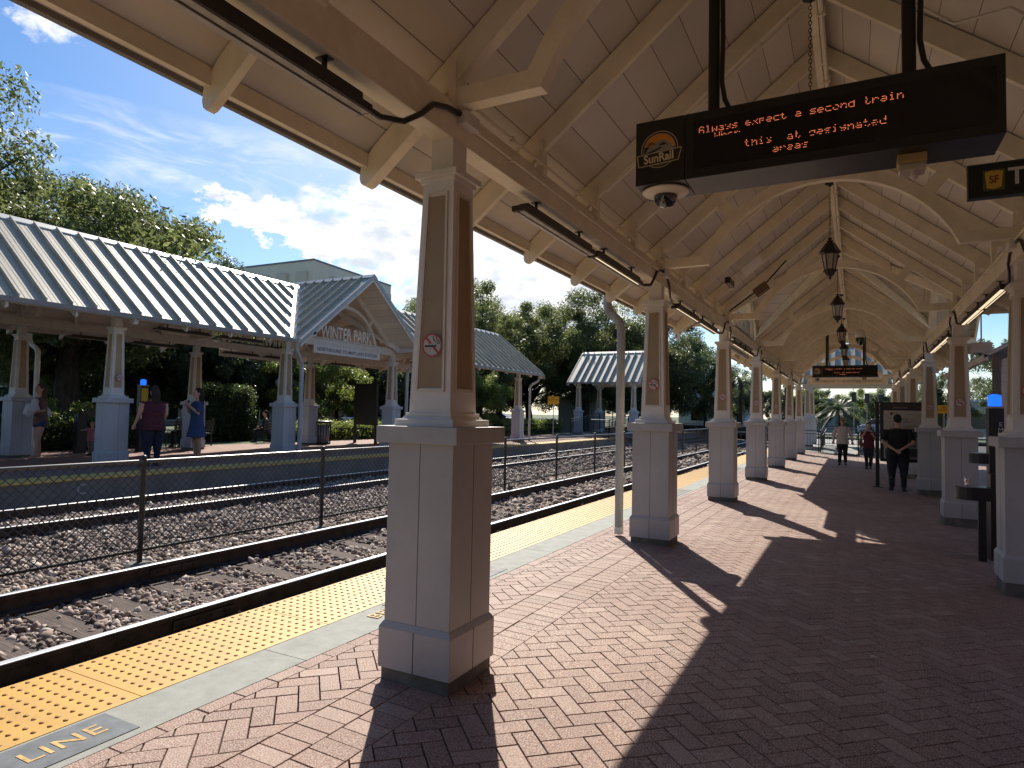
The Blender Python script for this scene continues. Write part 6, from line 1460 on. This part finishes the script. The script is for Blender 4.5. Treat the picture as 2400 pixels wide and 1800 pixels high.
    for v_i in range(len(e.v)): e.v[v_i] = tuple(q*s for q in e.v[v_i])
    e.build('eyes', M_ink, th)
    e = MB(); e.ball((nx, ty-.098, nz+.122), (.024, .006, .006), 8, 6); e.v = [tuple(q*s for q in p) for p in e.v]; e.build('mouth', mat('lips', (.30, .10, .08), .5), th)
    for ch in th.children:
        if ch.name.split('.')[0] == 'trousers': wrinkle(ch, .007)
    if extra: extra(th, s)
    th.location = (x, y, z); th.rotation_euler = (0, 0, rz); return th
C_ = lambda n, c, **k: mat(n, c, .85, **k)
hair_d = C_('dark_hair', (.02, .014, .011)); hair_b = C_('brown_hair', (.09, .045, .025)); hair_g = C_('grey_hair', (.12, .10, .09)); hair_l = C_('blond_hair', (.30, .20, .11))
def cap_(th, s):
    b = MB(); b.box(-.035, .035, .155, .175, .90, .99); b.v = [tuple(q*s for q in p) for p in b.v]; b.build('dark_wallet', M_black, th)
person(.93, 18.6, -.098, PI, 1.83, 'heavy man in black shirt and dark jeans seen from behind, hands clasped behind his back',
       {'armR': ((-.31, .12, 1.13), (-.07, .20, .97)), 'armL': ((.31, .12, 1.13), (.06, .215, .95)), 'curl': .9, 'legR': ((-.12, -.01, .50), (-.12, .03, .09), (-.15, -.12, .035)), 'legL': ((.12, -.01, .50), (.12, .03, .09), (.16, -.11, .035))},
       C_('black_cloth', (.010, .010, .011)), C_('dark_denim', (.018, .02, .028), var=.2), hair_d, wide=1.32, vox=.011, extra=cap_)
def shades(th, s):
    b = MB(); b.box(-.066, .066, -.112, -.096, 1.645, 1.672); b.v = [tuple(q*s for q in p) for p in b.v]; b.build('sunglasses', M_ink, th)
person(-.40, 27.0, -.057, .05, 1.72, 'man in a loose white shirt and black trousers walking toward the camera',
       {'armR': ((-.29, .05, 1.14), (-.30, -.06, .90)), 'armL': ((.29, .03, 1.15), (.33, .04, .89)), 'legR': ((-.09, -.07, .50), (-.10, -.04, .09), (-.12, -.20, .035)), 'legL': ((.09, .02, .50), (.10, .13, .11), (.11, 0, .035))},
       C_('white_shirt_cloth', (.52, .44, .40)), C_('black_trousers_cloth', (.014, .013, .013)), hair_g, 'long', 1.12, skin=M_skinT, extra=shades)
def bag(th, s):
    b = MB(); b.ball((-.27, .06, .98), (.07, .13, .19), 12, 10); b.v = [tuple(q*s for q in p) for p in b.v]; b.build('shoulder_bag', C_('tan_leather', (.22, .13, .075)), th)
    b = MB(); b.tube([(-.15, .02, 1.44), (-.26, .04, 1.3), (-.28, .06, 1.15)], .012, 6); b.v = [tuple(q*s for q in p) for p in b.v]; b.build('bag_strap', MATS['tan_leather'], th)
person(.43, 26.0, -.082, -.1, 1.58, 'woman in a dark red tunic with a tan shoulder bag, hand raised to her face',
       {'armR': ((-.24, -.06, 1.20), (-.07, -.17, 1.47)), 'armL': ((.23, -.04, 1.18), (.16, -.20, 1.30)), 'legR': ((-.08, -.06, .50), (-.06, -.06, .09), (-.07, -.22, .035)), 'legL': ((.08, .02, .50), (.05, .10, .10), (.06, -.03, .035))},
       C_('dark_red_cloth', (.085, .010, .018)), C_('navy_jeans', (.018, .020, .032)), C_('auburn_hair', (.07, .02, .014)), 'short', 1.12, hairlen=.14, dress=False, extra=bag)
def bundle(th, s):
    b = MB(); b.tube([(.03, -.10, 1.22), (-.02, -.23, 1.17), (-.04, -.33, 1.02)], [.12, .15, .08], 12); b.ball((.05, -.19, 1.34), (.075, .085, .09), 12, 8); b.tube([(-.02, -.02, 1.28), (.0, .12, 1.10), (.05, .17, 1.0)], [.08, .10, .05], 10)
    ob = melt(b, 'white_wrap', C_('white_wrap_cloth', (.62, .62, .65)), th, .012, s)
person(-17.70, 8.85, FZ, .15, 1.80, 'long-haired woman in denim shorts holding a white bundle beside a far column',
       {'lean': -.10, 'armR': ((-.20, -.10, 1.15), (-.03, -.26, 1.12)), 'armL': ((.20, -.08, 1.13), (.04, -.28, 1.10)), 'legR': ((-.09, -.02, .50), (-.10, .08, .09), (-.12, -.09, .035)), 'legL': ((.09, -.10, .51), (.09, -.16, .09), (.10, -.32, .035))},
       C_('brown_top_cloth', (.16, .085, .065)), C_('denim_shorts_cloth', (.03, .05, .13)), hair_b, 'short', .95, skin=M_skin, shoes=None, hairlen=.28, shorts=True, extra=bundle)
person(-18.0, 10.25, FZ, .2, .92, 'fair-haired toddler in a pink shirt reaching out to the left',
       {'armR': ((-.22, -.14, 1.28), (-.20, -.36, 1.26)), 'armL': ((.24, 0, 1.18), (.25, -.08, 1.0)), 'hip': (0, 0, .86), 'legR': ((-.10, -.01, .46), (-.11, .03, .09), (-.13, -.12, .035)), 'legL': ((.10, -.01, .46), (.11, .03, .09), (.13, -.12, .035))},
       C_('pink_cloth', (.45, .16, .17)), C_('grey_cloth', (.20, .17, .16)), hair_l, 'short', 1.35, vox=.008)
person(-13.85, 9.2, FZ, -PI/2-.1, 1.76, 'woman in a maroon shirt and navy jeans standing with her back to us',
       {'armR': ((-.27, .02, 1.15), (-.26, -.10, .93)), 'armL': ((.29, -.02, 1.15), (.34, -.10, .93)), 'legR': ((-.11, 0, .50), (-.10, .03, .09), (-.12, -.12, .035)), 'legL': ((.11, 0, .50), (.12, .03, .09), (.14, -.12, .035))},
       C_('maroon_cloth', (.075, .012, .022)), C_('navy_denim', (.012, .016, .04)), C_('dark_brown_hair', (.035, .018, .014)), 'cap', 1.46, hairlen=.20)
def phone_(th, s):
    b = MB(); b.box(-.045, .045, -.235, -.215, 1.40, 1.47); b.v = [tuple(q*s for q in p) for p in b.v]; b.build('held_phone', M_black, th)
person(-14.6, 10.85, FZ, -.25, 1.78, 'dark-haired woman in a blue denim dress holding a phone to her face',
       {'armR': ((-.20, -.10, 1.17), (-.05, -.24, 1.36)), 'armL': ((.22, -.06, 1.15), (.06, -.22, 1.34)), 'legR': ((-.06, -.03, .50), (-.04, .02, .09), (-.05, -.13, .035)), 'legL': ((.08, .02, .50), (.05, .06, .09), (.07, -.09, .035))},
       C_('blue_denim_dress', (.035, .065, .17)), M_black, hair_d, 'short', 1.14, shoes=M_white, hairlen=.26, dress=True, extra=phone_)
SIT = {'hip': (0, .10, .52), 'legR': ((-.12, -.36, .50), (-.13, -.36, .09), (-.15, -.50, .035)), 'legL': ((.12, -.36, .50), (.13, -.34, .09), (.15, -.48, .035)), 'armR': ((-.25, .02, .76), (-.12, -.22, .66)), 'armL': ((.25, .02, .76), (.12, -.22, .66)), 'lean': -.12}
person(-19.95, 14.3, FZ, -PI/2+2.0, 1.68, 'person in a grey shirt sitting on the bench behind the blue dress', SIT, C_('grey_shirt_cloth', (.20, .19, .19)), C_('black_cloth2', (.015, .015, .017)), hair_d, 'short', 1.1)
person(-20.55, 18.95, FZ, -PI/2+1.0, 1.66, 'person in a white shirt sitting half hidden behind the column with the downspout', SIT, C_('white_tee_cloth', (.48, .46, .44)), C_('black_cloth3', (.015, .015, .017)), hair_d, 'short', 1.0)
person(-20.5, 18.2, FZ, -PI/2+1.0, 1.60, 'person in dark clothes sitting at the left end of the bench by the hedge', SIT, C_('navy_jacket_cloth', (.012, .014, .024)), C_('black_cloth4', (.013, .013, .016)), hair_d, 'long', 1.15)
